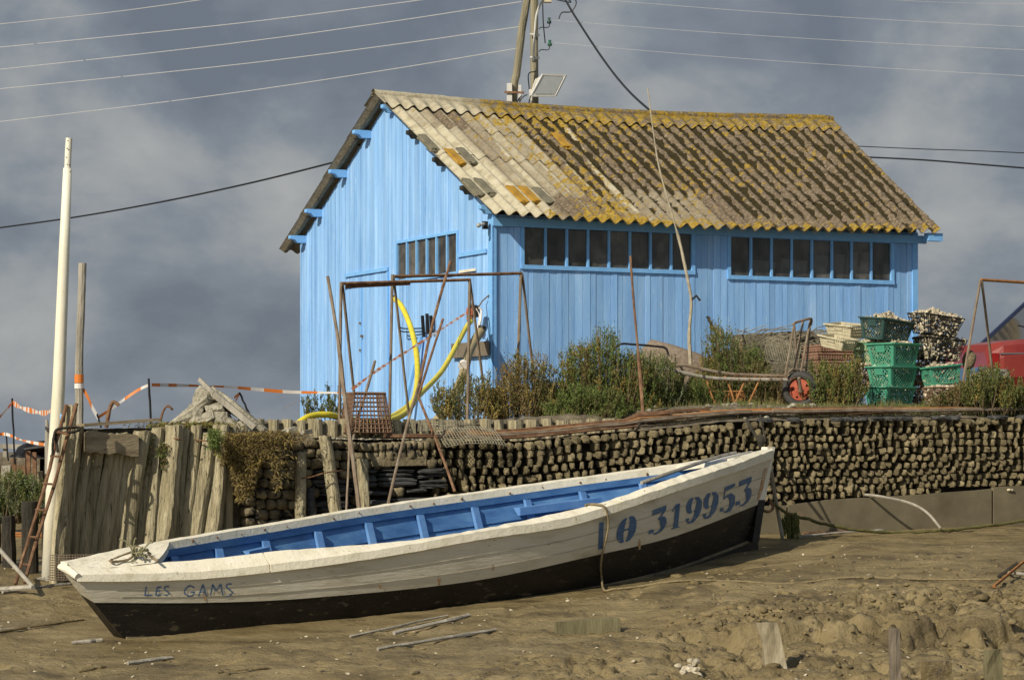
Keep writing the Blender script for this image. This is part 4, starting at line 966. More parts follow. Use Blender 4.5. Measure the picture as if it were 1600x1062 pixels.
b = MB(); ctr = (a0+a1+a2+a3)/4; b.add([ctr+(p-ctr)*.84+n_*.012 for p in (a0, a1, a2, a3)], [(0, 1, 2, 3)]); b.build('glass', glassg, FL)
b = MB()
for p_, r_ in ((a0, a1), (a1, a2), (a2, a3), (a3, a0)): b.beam(p_, r_, .03, .03)
b.build('rim', whitebox, FL)
b = MB(); b.beam(P(829, 140, YP+.1), P(829, 158, YP+.1), .05, .06); b.build('mount', whitebox, FL)
b = MB(); 
for pts in ([P(829, 150, 44.9), P(826, 165, 44.9), P(829, 173, 44.9)], [P(815, 150, 44.9), P(808, 160, 44.8), P(812, 172, 44.8)], [P(824, 148, 44.8), P(818, 151, 44.8), P(812, 160, 44.8), P(822, 168, 44.8)], [P(838, 112, 44.9), P(826, 116, 44.8), P(827, 140, 44.8)], [P(848, 6, 45), P(849, 36, 45), P(852, 68, 45)], [P(870, 0, 45), P(892, 4, 45), P(880, -6, 45)], [P(884, -12, 45), P(900, 2, 45), P(893, 18, 45), P(878, 20, 45), P(873, 30, 45)]):
    b.tube(curve_pts(pts, 6), .011, 5)
b.build('loose_wire', wired, PT2)
def cable(pts, r, mat, label, name='power_line', group='power lines'):
    b = MB(); b.tube(curve_pts(pts, 12), r, 5); return tag(b.build(name, mat), label, 'power line', group)
nm = ['topmost', 'second', 'third', 'fourth', 'lowest']
for i, (y0, xe, ye) in enumerate(((37, 322, -1), (73, 800, -20), (108, 815, 3), (138, 820, 41), (190, 808, 76))):
    xm = xe*.5; sag = 7 if i else 3
    cable([P(-40, y0+5, 62), P(xm*.5, lerp(y0, ye, .25)+sag*.7, 58), P(xm, lerp(y0, ye, .5)+sag, 54), P(xe*.75, lerp(y0, ye, .75)+sag*.7, 50), P(xe, ye, 45.4)], .0088, wirel, f'{nm[i]} of the thin pale wires running left from the twin poles')
for i, (x0, y0, y1, Yr) in enumerate(((1340, -4, 5, 37), (905, -3, 42, 38), (862, 32, 78, 38), (862, 67, 119, 38))):
    cable([P(x0, y0, 45.2), P(lerp(x0, 1600, .35), lerp(y0, y1, .36)+3, 43), P(lerp(x0, 1600, .7), lerp(y0, y1, .7)+3, 40), P(1640, y1+2, Yr)], .0034, MATS.get('grey_wire') or M('grey_wire', [(.42, .43, .44)], bump=0), f'{nm[i]} of the thin pale wires running right from the twin poles')
cable([P(-30, 360, 60), P(120, 339, 57), P(260, 314, 54), P(400, 284, 51), P(540, 249, 48), P(560, 244, 47.6)], .019, wired, 'thick black cable sagging from the left edge to behind the shed roof')
cable([P(878, -10, 44.6), P(900, 28, 44.2), P(945, 96, 43), P(985, 145, 41), P(1034, 188, 39), P(1050, 200, 38)], .019, wired, 'thick black cable dropping from the poles to behind the ridge')
cable([P(1340, 245, 42), P(1440, 250, 41), P(1530, 257, 40), P(1640, 266, 39)], .014, wired, 'thick black cable leaving the right end of the roof')
cable([P(1325, 228, 42), P(1440, 233, 41), P(1530, 236, 40), P(1640, 241, 39)], .008, wired, 'thin dark cable just above the thick one at the right end of the roof')
MT = thing('white_mast', 'tall white painted mast with a narrower top section left of the palisade', 'mast', P(78, 905, 20.75))
b = MB(); b.tube([P(76, 915, 20.7), P(84, 740, 20.8), P(92, 600, 20.8), P(100, 400, 20.8), P(105.5, 263, 20.8)], [.060, .056, .050, .043, .034], 20); b.build('mast_tube', mastw, MT, smooth=True)
b = MB(); b.tube([P(105.5, 270, 20.8), P(106.5, 240, 20.8), P(108, 216, 20.8)], .026, 16, jit=.02); b.build('top_section', mastw, MT, smooth=False)
b = MB()
for x, y in ((107, 234), (105, 232), (109, 258), (105, 257), (110, 268), (106, 220), (104, 246)): b.blob(P(x, y, 20.775), (.007, .004, .005), None, ICO1)
b.build('bolt', black, MT)
GP = thing('grey_post', 'slim bare grey post with an orange and white tape band', 'post', P(124, 668, 21.8))
b = MB(); b.tube(curve_pts([P(123, 690, 21.8), P(124, 640, 21.8), P(124, 560, 21.8), P(127, 480, 21.8), P(129, 411, 21.8)], 5), [.035]*11+[.033]*10, 9, jit=.05); b.build('bole', woodg, GP)
b = MB(); b.tube([P(123.5, 598, 21.8), P(123.5, 585, 21.8)], .039, 12); b.build('tape_band', tapeo, GP)
b = MB(); b.tube([P(123.5, 607, 21.8), P(123.5, 599, 21.8)], .039, 12); b.build('tape_band', tapew, GP)

# ---------------- barrier tape on thin rods ----------------
def rod(x0, y0, x1, y1, Y, r, mat, label, Y1=None, name='thin_rod', group='thin rods holding the tape', cat='rod', m2=None):
    b = MB(); n = 6; p, q_ = P(x0, y0, Y), P(x1, y1, Y1 or Y)
    b.tube([p.lerp(q_, k/n)+Vector((rng.gauss(0, r*.25), 0, 0)) for k in range(n+1)], r, 7, jit=.08); return tag(b.build(name, mat), label, cat, group)
rod(19, 622, 23, 725, 25, .0095, black, 'tall thin rod nearest the left edge carrying tape')
rod(9.5, 676, 13, 720, 25.6, .008, black, 'short thin rod at the far left behind the taller rod')
rod(233, 591, 236, 664, 22, .0095, black, 'upright thin rod carrying tape between the two rusty hooks')
rod(152, 646, 158, 668, 21.8, .008, black, 'short tilted rod where the tape dips left of the tall hook')
rod(374, 613, 391, 650, 22.3, .009, black, 'tilted thin rod behind the rubble heap with a pink tape knot')
def tape(pts, wd, label, seg=9, wv=None):
    c = curve_pts([P(*p) for p in pts], seg); b = MB(); L = 0
    for i in range(len(c)-1):
        a, q_ = c[i], c[i+1]; d = (q_-a).normalized(); up_ = wv or Vector((0, math.sin(L*6)*.3, 1)); w0 = wd*(.4+.6*abs(math.sin(L*2.3+1))); L2 = L+(q_-a).length
        b.add([a-up_*w0/2, q_-up_*w0/2, q_+up_*w0/2, a+up_*w0/2], [(0, 1, 2, 3)], int(L/.16) % 2); L = L2
    return tag(b.build('barrier_tape', [tapeo, tapew], fix=False), label, 'barrier tape', 'orange and white barrier tape')
tape([(-12, 664, 24.5), (8, 642, 24.7), (19, 629, 25)], .03, 'barrier tape rising from the left edge to the tall rod')
tape([(20, 629, 25), (34, 637, 24), (55, 643, 23), (70, 645, 22), (81, 641, 21)], .05, 'barrier tape sagging between the tall left rod and the mast')
tape([(-10, 680, 25.5), (9, 678, 25.6), (30, 686, 25), (50, 691, 24.5), (74, 695, 24)], .03, 'lower barrier tape by the short rod at far left')
tape([(129, 606, 21.8), (137, 620, 21.8), (144, 636, 21.8), (153, 652, 21.8)], .05, 'short tape dropping from the grey post')
tape([(153, 652, 21.8), (172, 640, 21.9), (195, 623, 22), (216, 609, 22), (233, 601, 22)], .028, 'barrier tape climbing behind the tall hook to the upright rod')
tape([(237, 601, 22), (290, 602, 22.6), (350, 604, 23), (400, 608, 23.3), (450, 612, 23.4), (500, 613, 23.4), (546, 614, 23.4)], .030, 'long straight tape between the upright rod and the crate trestle', 12)
tape([(550, 608, 23.4), (590, 578, 25), (640, 546, 27), (690, 514, 29.5), (728, 489, 31)], .032, 'tape rising across the gable to the black plug', 12, Vector((.75, -.2, -.6)))
tape([(366, 621, 22.3), (374, 615, 22.3), (368, 626, 22.3)], .025, 'scrap of tape knotted behind the rubble heap', 4)
b = MB(); b.tube(curve_pts([P(443, 637, 24), P(450, 634, 24), P(462, 628, 24)], 4), .006, 4, flat=.4); tag(b.build('loose_tape_end', tapew), 'loose white tape end left of the gable foot', 'barrier tape')
# rusty hooks standing on the palisade
for pts, lb in (([(166, 668), (170, 645), (174, 632), (178, 628), (186, 633)], 'tall rusty hook bent over at the top on the palisade'), ([(250, 660), (254, 645), (258, 637), (263, 634), (270, 640)], 'small thin rusty hook between the upright rod and the rubble')):
    b = MB(); k = .016 if pts[0][0] < 200 else .010; b.tube(curve_pts([P(x, y, 21.8) for x, y in pts], 6), k, 8, jit=.1); tag(b.build('rusty_hook', rust), lb, 'hook')

# ---------------- rubble heap ----------------
def slab(px, py, w_, h_, d_, ang, Y, label, yaw=0, mat=rubble):
    b = MB(); s_ = 22/F
    b.blob(P(px, py, Y), (w_*s_*.55, d_*.5, h_*s_*.55), rotm(rng.gauss(0, .2), -R(ang), yaw), CUB, .08)
    b.v = [(x+rng.gauss(0, .006), y+rng.gauss(0, .006), z+rng.gauss(0, .007)) for x, y, z in b.v]
    return tag(b.build('stone_slab', mat), label, 'stone', 'stones of the rubble heap')
for a in ((293, 652, 88, 15, .3, 37, 21.75, 'long stone slab leaning up the left side of the heap'), (375, 645, 100, 16, .3, -40, 21.8, 'long rough slab sloping down the right side of the heap'),
 (319, 622, 26, 30, .22, -25, 21.85, 'upright block at the peak of the heap'), (304, 650, 22, 34, .2, -18, 21.7, 'standing grey stone in the middle of the heap'), (336, 640, 26, 16, .2, 20, 21.7, 'small stone wedged right of the peak block'),
 (345, 657, 24, 30, .2, -8, 21.68, 'squarish stone low in the middle of the heap'), (324, 658, 30, 16, .2, 28, 21.65, 'flat wedge stone in front of the heap'), (288, 664, 24, 18, .2, -30, 21.7, 'low angular stone at the left front of the heap'),
 (365, 666, 32, 15, .2, -32, 21.66, 'thin stone lying low on the right of the heap'), (382, 668, 24, 14, .2, -40, 21.62, 'small stone at the right foot of the heap'), (260, 667, 26, 12, .25, 10, 21.8, 'flat stone at the left foot of the heap'),
 (333, 628, 22, 12, .2, -38, 21.8, 'narrow stone resting under the plank'), (352, 634, 22, 26, .2, 38, 22.0, 'stone hidden behind the plank near the peak'), (310, 668, 30, 12, .2, 2, 21.62, 'low stone at the front centre of the heap'), (393, 660, 26, 13, .2, -35, 21.9, 'last stone of the right slope')): slab(*a)
b = MB()
for _ in range(90):
    px = rng.uniform(262, 405); h = 620+abs(px-328)*.62; b.blob(P(px, h+rng.uniform(6, 45), 22.0+rng.uniform(-.1, .1)), (rng.uniform(.02, .06), rng.uniform(.02, .05), rng.uniform(.012, .03)), rotm(rng.uniform(-.5, .5), rng.uniform(-.6, .6), 0), CUB, .15)
tag(b.build('rubble', rubble), 'small broken stones filling the heap', kind='stuff')
b = MB(); b.beam(P(311, 592, 21.55), P(334, 614, 21.5), .028, .03, jit=.003); b.beam(P(334, 614, 21.5), P(398, 668, 21.45), .035, .045, jit=.004); tag(b.build('leaning_plank', woodg), 'narrow grey plank leaning across the rubble heap', 'plank')

# ---------------- log stumps ----------------
def YS(px): return WYk(px)+.78
tags = {330: 'log stump under the right foot of the rubble heap'}
ORD = ['first', 'second', 'third', 'fourth', 'fifth', 'sixth', 'seventh', 'eighth', 'ninth', 'tenth', 'eleventh', 'twelfth', 'thirteenth', 'fourteenth', 'fifteenth', 'sixteenth', 'seventeenth', 'eighteenth', 'nineteenth', 'twentieth']+['twenty-'+q_ for q_ in ('first', 'second', 'third', 'fourth', 'fifth', 'sixth', 'seventh', 'eighth', 'ninth')]+['thirtieth']+['thirty-'+q_ for q_ in ('first', 'second', 'third', 'fourth')]
sx = 372
k = 0
while sx < 1000:
    if sx > 860: w_ = rng.uniform(15, 26)
    else: w_ = rng.uniform(17, 27)
    zb_ = terr_z(sx, .5)-.05; zt = CZ+(HY-655)/F*YS(sx)+rng.uniform(-.008, .008); b = MB(); nn = 14; rr = w_/F*YS(sx)*.52; c = PZ(sx+w_/2, 0, YS(sx)); prof = [rng.uniform(.88, 1.06) for _ in range(nn)]; vs = []
    for lv in range(5):
        z = lerp(zb_, zt, lv/4)
        for j in range(nn): an = 2*math.pi*j/nn; r_ = rr*prof[j]*(1.03-.03*lv); vs.append((c.x+math.cos(an)*r_, c.y+math.sin(an)*r_*.9, z+(rng.uniform(-.008, .004) if lv == 4 else 0)))
    b.add(vs, [(l*nn+j, l*nn+(j+1) % nn, (l+1)*nn+(j+1) % nn, (l+1)*nn+j) for l in range(4) for j in range(nn)]+[tuple(4*nn+j for j in range(nn))])
    ang = f'{ORD[k]} log stump from the left in the row edging the terrace'
    tag(b.build('log_stump', wood), ang, 'log stump', 'row of log stumps edging the terrace'); sx += w_+rng.uniform(0, 3); k += 1

# ---------------- plants ----------------
def plant(name, label, cx, by, Y, wpx, hpx, stems, leaves, mats, cat='bush', leafL=.02, base=.75, group=None, lean=0, dome=.5):
    """upright sea-blite: many thin stems, each with side sprigs set with short narrow leaves"""
    k = Y/F; base_p = P(cx, by, Y); T = thing(name, label, cat, base_p, group)
    bs = [MB() for _ in mats]; tw = MB(); W = wpx*k/2; H = hpx*k; sd0 = rng.uniform(0, 50)
    for i in range(stems):
        u = rng.uniform(-1, 1); v = rng.uniform(-1, 1); x0 = u*W*base; y0 = v*min(.35, W)*.8
        env = (dome+(1-dome)*math.sqrt(max(.02, 1-u*u)))*(.78+.42*mn.noise((u*2.6+sd0, sd0, 0))+.12*mn.noise((u*8+sd0, 1, 0))); h = H*env*(rng.uniform(.35, 1.0) if i % 3 else 1.05)
        dx = u*W*(1-base)+rng.gauss(0, .05)+lean*h; dy = rng.gauss(0, .05)
        p0 = base_p+Vector((x0, y0, -.03)); p2 = base_p+Vector((x0+dx, y0+dy, h)); p1 = p0.lerp(p2, .55)+Vector((dx*.3, 0, h*.06))
        pts = [p0.lerp(p1, t).lerp(p1.lerp(p2, t), t) for t in [q_/8 for q_ in range(9)]]
        if i % 2 == 0: tw.tube(pts, [.0048, .0045, .004, .0035, .003, .0028, .0024, .002, .0015], 3, cap=False)
        mi = min(len(mats)-1, int(abs(mn.noise((u*3+sd0, v, 7)))*2.2*len(mats)))
        for j in range(9):
            t0 = rng.uniform(.18, 1); c0 = pts[min(7, int(t0*8))]; sl = rng.uniform(.05, .13)*(1.15-.5*t0); dd = Vector((rng.gauss(0, .42), rng.gauss(0, .42), 1)).normalized()
            if j == 0: c0 = pts[6]; dd = (pts[8]-pts[6]).normalized(); sl = (pts[8]-pts[6]).length*1.15
            for l in range(leaves):
                c = c0+dd*sl*(l+rng.random())/leaves; d = (dd*.8+Vector((rng.gauss(0, .55), rng.gauss(0, .55), rng.gauss(.15, .3)))).normalized(); L = leafL*rng.uniform(.6, 1.25)
                s_ = d.cross(Vector((rng.uniform(-1, 1), rng.uniform(-1, 1), rng.uniform(-1, 1)))).normalized()*.0048
                bs[mi if rng.random() < .88 else rng.randrange(len(mats))].add([c, c+d*L*.5+s_, c+d*L, c+d*L*.5-s_], [(0, 1, 2, 3)])
    tw.build('twigs', twig, T, fix=False)
    for b, m_ in zip(bs, mats):
        if b.v: b.build('foliage', m_, T, fix=False)
    return T
S_ = 'shrub'
plant(S_, 'large green and golden shrub in front of the shed left of the tall leaning rod', 938, 657, 24.3, 172, 136, 540, 12, [leaf_g, leaf_b, leaf_a], dome=.12)
plant(S_, 'low green shrub spreading at the front of the large one', 915, 659, 23.95, 130, 62, 260, 11, [leaf_g, leaf_a], dome=.2)
plant(S_, 'golden upright shrub with reddish stems by the shed corner', 812, 659, 24.1, 98, 118, 240, 10, [leaf_b, leaf_c, leaf_a], dome=.3)
plant(S_, 'thin feathery shrub at the foot of the khaki hose', 728, 659, 24.0, 100, 74, 120, 10, [leaf_a, leaf_b])
plant(S_, 'low brownish shrub between the golden shrub and the big green one', 862, 658, 24.2, 50, 62, 90, 10, [leaf_c, leaf_b, leaf_a])
plant(S_, 'tall pale tipped shrub just right of the tall leaning rod', 1012, 652, 24.5, 82, 132, 170, 11, [leaf_a, leaf_p, leaf_g])
plant(S_, 'dark shrub behind the handcart handles', 1068, 648, 24.9, 105, 72, 230, 11, [leaf_a, leaf_g])
plant(S_, 'bushy green shrub beneath the grey netting heap', 1142, 645, 25.6, 120, 138, 400, 11, [leaf_g, leaf_a, leaf_b], dome=.15)
plant(S_, 'dry grey twiggy shrub behind the handcart legs', 1192, 642, 25.4, 80, 84, 180, 9, [leaf_c, leaf_a])
plant(S_, 'green shrub in front of the reddish tray stack beside the wheel', 1305, 640, 24.95, 85, 92, 190, 11, [leaf_g, leaf_b, leaf_a])
plant(S_, 'shrub in front of the car nose with a tall pale sprig', 1542, 642, 24.9, 85, 74, 150, 11, [leaf_a, leaf_g, leaf_b])
plant(S_, 'small low shrub left of the car shrub', 1490, 642, 25.0, 50, 38, 70, 10, [leaf_c, leaf_a])
plant(S_, 'low shrub at the right edge below the car', 1595, 642, 25.0, 60, 45, 100, 10, [leaf_g, leaf_c])
plant('weed', 'small green weed at the foot of the gable left of the rusty basket', 510, 654, 25.0, 60, 50, 34, 10, [leaf_a], 'weed')
plant('weed', 'thin tall weed with a dry tip against the shed wall', 1128, 600, 26, 16, 92, 7, 10, [leaf_a, leaf_c], 'weed', lean=-.1)
plant(S_, 'grey green bush below the plank fence at the far left', 28, 812, 24.0, 110, 84, 380, 11, [leaf_p, leaf_a, leaf_g])
# dry clumps hanging over the wall
def hanging(label, cx, cy, Y, wpx, hpx, n, mats, down=True, group=None):
    k = Y/F; c0 = P(cx, cy, Y); T = thing('hanging_weed', label, 'weed', c0, group); bs = [MB() for _ in mats]; W = wpx*k/2; H = hpx*k
    for i in range(n):
        u = rng.gauss(0, .42); x = u*W; z = -rng.random()**1.1*H*max(.12, min(1, .72+.75*mn.noise((u*3, cx*.1, 0))-.25*abs(u))); p = c0+Vector((x, rng.uniform(-.13, .02)-abs(z)*.05, z)); d = Vector((rng.gauss(0, 1), rng.gauss(-.2, .7), rng.gauss(.1, .8))).normalized()
        L = rng.uniform(.02, .055); s_ = d.cross(Vector((rng.uniform(-1, 1), rng.uniform(-1, 1), rng.uniform(-1, 1)))).normalized()*.0045
        bs[rng.randrange(len(mats))].add([p, p+d*L*.5+s_, p+d*L+Vector((0, 0, -.01)), p+d*L*.5-s_], [(0, 1, 2, 3)])
    for b, m_ in zip(bs, mats): b.build('foliage', m_, T, fix=False)
hanging('large dry brown weed clump draped over the wall right of the palisade', 388, 678, 21.3, 110, 112, 9000, [leaf_c, leaf_c, leaf_b])
hanging('dry weed mat trailing right from the big clump along the wall top', 425, 676, 21.5, 100, 30, 2600, [leaf_c])
hanging('green and brown weed growing down a palisade log by the thick plank', 228, 684, 21.05, 26, 75, 1300, [leaf_c, leaf_g])
hanging('small green weed tuft between two palisade logs', 256, 694, 21.1, 20, 45, 900, [leaf_g, leaf_c])
hanging('bright green weed tuft by the iron spike on the palisade', 336, 672, 21.05, 22, 42, 700, [leaf_g])
hanging('dry weed strip along the palisade top under the rubble heap', 300, 662, 21.5, 150, 14, 2600, [leaf_c, leaf_b, leaf_g])
# grass along the terrace
g = MB()
for _ in range(6500):
    px = rng.choice([rng.uniform(860, 1640), rng.uniform(1240, 1640)]); d = rng.uniform(.12, 1.6) if px > 1020 else rng.uniform(.85, 1.6)
    Y = WYk(px)+d; x = (px-CX)/F*Y; z = terr_z(px, d); h = rng.uniform(.02, .07)*(1.3 if mn.noise((x*2, Y*2, 0)) > 0 else .6); dx = rng.gauss(0, .015)
    g.add([(x-.003, Y, z), (x+.003, Y, z), (x+dx, Y+rng.gauss(0, .01), z+h)], [(0, 1, 2)], rng.randrange(3))
tag(g.build('grass', [leaf_g, leaf_c, leaf_a], fix=False), 'short patchy grass on the terrace edge', kind='stuff')
# ---------------- trestles, rods ----------------
def seg(b, x0, y0, Y0, x1, y1, Y1, r, n=6, k=5, jit=.06):
    p, q_ = P(x0, y0, Y0), P(x1, y1, Y1); b.tube([p.lerp(q_, i/k) for i in range(k+1)], r, n, jit=jit)
def trestle(label, bars, legs, r=.0135, mat=rustg, barmat=rust):
    x, y, Y = legs[0][3:6]; T = thing('trestle', label, 'trestle', P(x, y, Y), 'rusty metal trestles')
    for a in bars: b = MB(); seg(b, *a, r*1.15); b.build('top_bar', barmat, T)
    for a in legs: b = MB(); seg(b, *a, r); b.build('leg', mat, T)
trestle('rusty metal trestle at the left in front of the gable door', [(533, 443, 23.2, 735, 437, 23.9), (540, 448, 23.25, 640, 443, 23.6)],
 [(533, 441, 23.2, 530, 678, 23.0), (535, 443, 23.2, 554, 622, 23.7), (734, 435, 23.9, 730, 668, 23.7), (734, 437, 23.9, 764, 668, 24.3)])
trestle('rusty metal trestle reaching to the shed corner behind the first one', [(612, 432, 23.9, 815, 427, 24.6)],
 [(613, 429, 23.9, 608, 676, 23.7), (615, 432, 23.9, 641, 668, 24.3), (814, 425, 24.6, 806, 668, 24.4), (816, 428, 24.6, 842, 662, 25.0)])
trestle('tall rusty trestle in front of the red car', [(1533, 437, 24.9, 1720, 449, 26)],
 [(1532, 437, 24.9, 1504, 600, 24.8), (1534, 438, 24.9, 1553, 600, 25.3), (1715, 449, 26, 1690, 640, 26)], barmat=rusto)
def lrod(pts, r, mat, label, n=7, grp='rods and poles leaning on the wall', cat='rod', name='leaning_rod', jit=.1):
    b = MB(); c = curve_pts([P(*p) for p in pts], 6); b.tube(c, r, n, jit=jit); return tag(b.build(name, mat), label, cat, grp)
lrod([(512, 432, 22.3), (528, 530, 22.1), (541, 640, 21.85), (552, 720, 21.6), (562, 800, 21.35)], [.014]*7+[.018]*18, rustg, 'long rod with rusty top leaning left of the first trestle')
lrod([(546, 668, 21.9), (545, 720, 21.6), (541, 800, 21.3)], .010, rustg, 'short thin rod standing left of the long leaning rod by the boat')
lrod([(704, 408, 22.9), (688, 462, 22.7), (673, 518, 22.5), (655, 600, 22.2)], [.013]*19, rust, 'brown rod slanting down from the gable window')
lrod([(655, 600, 22.1), (640, 650, 21.9), (622, 720, 21.6), (606, 788, 21.3)], .0125, rustg, 'pale slanting pole reaching down to the far rail of the boat')
lrod([(692, 498, 23), (672, 560, 22.8), (653, 620, 22.6)], .011, rust, 'second thin brown rod beside the slanting one by the door hooks')
lrod([(653, 618, 22.6), (668, 655, 22.3), (690, 710, 22), (711, 768, 21.7)], .012, rust, 'thin brown rod slanting the other way to the block wall')
lrod([(586, 564, 23.4), (574, 605, 23.1), (560, 650, 22.8), (551, 690, 22.4)], .013, rustg, 'short rod leaning on the front of the rusty basket')
lrod([(985, 400, 23.9), (990, 470, 23.8), (998, 560, 23.7), (1005, 650, 23.45), (1010, 725, 23.2)], [.011]*12+[.017]*13, rust, 'tall lone rusty rod standing in front of the windows')
lrod([(1012, 138, 26.2), (1020, 200, 26.15), (1030, 262, 26.1), (1050, 335, 26), (1062, 378, 26), (1072, 425, 25.9), (1080, 470, 25.9), (1077, 520, 25.9), (1079, 570, 25.9)],
 [.006]*10+[.009]*12+[.015]*20+[.02]*7, M('bare_branch', [(.3, (.30, .26, .18)), (.7, (.46, .41, .3))], 20, bump=.6), 'tall thin bare branch standing against the shed and above its roof', name='bare_branch', cat='branch', grp=None)
b = MB(); b.tube([P(1024, 245, 26.1), P(1021, 255, 26.1)], .006, 5); b.tube([P(1079, 470, 25.9), P(1088, 462, 25.9), P(1094, 470, 25.9)], .012, 5, jit=.3); b.build('dead_twig', darkwood, bpy.data.objects['bare_branch'])
lrod([(1105, 494, 26), (1115, 512, 26), (1125, 524, 26), (1138, 530, 26)], .014, darkwood, 'dry curled stalk against the shed right of the bare branch', name='dry_stalk', cat='stalk', grp=None, jit=.4)
def post(name, label, x0, y0, x1, y1, w_, off, mat=wood, grp='timber posts in front of the stone wall', Y=None, flat=1):
    Y0 = Y or WYk(max(80, x1))-off; Y1 = Y0-.12 if Y is None else Y
    b = MB(); p, q_ = P(x0, y0, Y0), P(x1, y1, Y1); n = 8; prof = [rng.uniform(.85, 1.08) for _ in range(12)]; vs = []; r_ = w_/F*Y0/2
    for i in range(n+1):
        c = p.lerp(q_, i/n)+Vector((rng.gauss(0, .002), 0, 0))
        for j in range(12): an = 2*math.pi*j/12; vs.append(c+Vector((math.cos(an)*r_*prof[j], math.sin(an)*r_*prof[j]*flat, rng.uniform(-.012, .004) if i == 0 else 0)))
    b.add(vs, [(i*12+j, i*12+(j+1) % 12, (i+1)*12+(j+1) % 12, (i+1)*12+j) for i in range(n) for j in range(12)]+[tuple(range(11, -1, -1)), tuple(n*12+j for j in range(12))])
    return tag(b.build(name, mat), label, 'post', grp)
post('timber_post', 'dark upright post left of the slanting timber in the rough wall', 470, 706, 470, 815, 19, .12, wood)
post('timber_post', 'slanting pale timber post crossing the rough stone wall', 507, 680, 525, 806, 21, .2, wood)
post('timber_post', 'short upright post beside the long pole in the rough wall', 566, 717, 569, 800, 17, .16, wood)
post('timber_post', 'thin dark leaning post low in the rough wall by the dark upright', 484, 760, 488, 812, 14, .08, slate)
b = MB(); b.tube(curve_pts([P(460, 745, 21.6), P(480, 746, 21.5), P(510, 738, 21.5), P(535, 735, 21.7)], 5), .006, 5); tag(b.build('iron_wire', rust), 'rusty wire tied round the dark upright post', 'wire')
# rods lying along the wall
LR = 0
for i, (x0, x1, d, dz, m_, lb) in enumerate(((596, 860, .28, .02, rust, 'rusty rod at the left end of the pile along the wall'), (620, 800, .20, .02, rust, 'short rusty rod nearest the wall edge at the left'),
  (680, 1010, .12, .05, rusto, 'long orange brown rod below the log stumps'), (720, 1060, .18, .07, rust, 'dark rusty rod second from the wall edge below the stumps'), (700, 930, .24, .05, rustg, 'greyish rod lying behind the long orange brown one'),
  (780, 1180, .10, .045, rustg, 'pale brown rod lying on the stone ends left of the bow'), (900, 1290, .18, .03, rusto, 'orange brown rod passing behind the bow'), (860, 1130, .27, .045, rust, 'rod lying farthest back below the shrubs'),
  (1020, 1420, .13, .03, rust, 'long dark rod on the wall edge right of the bow'), (1110, 1560, .22, .03, rusto, 'long orange rod in front of the handcart wheel'), (1180, 1640, .10, .05, rustg, 'long pale rod running under the green crates'),
  (1260, 1660, .28, .03, rust, 'rod lying behind the others at the right end'), (1340, 1700, .16, .045, rusto, 'rod at the right edge in front of the car'), (640, 1000, .06, .02, rust, 'rod on the very edge above the netting mat'))):
    b = MB(); n = 14; pts = []
    for k in range(n+1):
        px = lerp(x0, x1, k/n); p = Wp(px, z=max(terr_z(px, d), ztop(px))+.012+dz+.012*mn.noise((px*.01, i, 0)), off=-d-.03*math.sin(px*.006+i)); pts.append(p)
    for q_ in range(3): b.tube([p+Vector((0, rng.gauss(0, .0)+q_*.022, (q_ % 2)*.014)) for p in pts][rng.randrange(2):], .0105, 6, jit=.1)
    tag(b.build('iron_rods', m_), lb.replace(' rod', ' rod bundle', 1), 'rods', 'rusty rods lying along the wall top')
# basket, netting mats
def wire_box(b, c, sx, sy, h, rot, r, nx_, ny_, nz_, flare=1.15):
    rot = Matrix.Rotation(rot, 3, 'Z') if not isinstance(rot, Matrix) else rot
    def pt(x, y, z): f_ = lerp(1, flare, z/h); return Vector(c)+rot @ Vector((x*sx/2*f_, y*sy/2*f_, z))
    for s_ in (-1, 1):
        for i in range(nx_+1):
            x = lerp(-1, 1, i/nx_); b.tube([pt(x, s_, 0), pt(x, s_, h)], r, 4, cap=False)
        for i in range(ny_+1):
            y = lerp(-1, 1, i/ny_); b.tube([pt(s_, y, 0), pt(s_, y, h)], r, 4, cap=False)
    for k in range(nz_+1):
        z = h*k/nz_; rr = r*(2 if k == nz_ else 1)
        q_ = [pt(-1, -1, z), pt(1, -1, z), pt(1, 1, z), pt(-1, 1, z)]
        for i in range(4): b.tube([q_[i], q_[(i+1) % 4]], rr, 4, cap=False)
    for i in range(nx_+1):
        x = lerp(-1, 1, i/nx_); b.tube([pt(x, -1, 0), pt(x, 1, 0)], r, 4, cap=False)
    for i in range(ny_+1):
        y = lerp(-1, 1, i/ny_); b.tube([pt(-1, y, 0), pt(1, y, 0)], r, 4, cap=False)
b = MB(); wire_box(b, P(571, 676, 22.7), .38, .3, .34, R(24), .0058, 10, 8, 9, .74)
basketm = M('brown_wire', [(.3, (.14, .08, .05)), (.7, (.27, .17, .11))], 14, bump=.3)
tag(b.build('wire_basket', basketm), 'upturned rusty wire basket standing at the foot of the first trestle', 'basket')
b = MB(); wire_box(b, P(571, 676, 22.75), .34, .26, .12, R(24), .0045, 12, 9, 4, .9); b.build('wire_lid', basketm, bpy.data.objects['wire_basket'])
def netmat(label, c, ux, uy, nx_, ny_, r, mat=meshb, bulge=.03, seed=0):
    b = MB(); f = lambda u, v: Vector(c)+ux*(u-.5)+uy*(v-.5)+Vector((0, 0, bulge*(math.sin(u*3.1)+.6*mn.noise((u*3+seed, v*3, 0)))))
    for i in range(nx_+1): b.tube([f(i/nx_, k/6) for k in range(7)], r, 4, cap=False)
    for j in range(ny_+1): b.tube([f(k/8, j/ny_) for k in range(9)], r, 4, cap=False)
    return tag(b.build('netting_mat', mat), label, 'netting mat')
netmat('pale netting mat draped over the wall edge below the khaki hose', P(735, 684, 22.3), Vector((.50, .12, .02)), Vector((.10, -.22, -.14)), 20, 9, .0030)
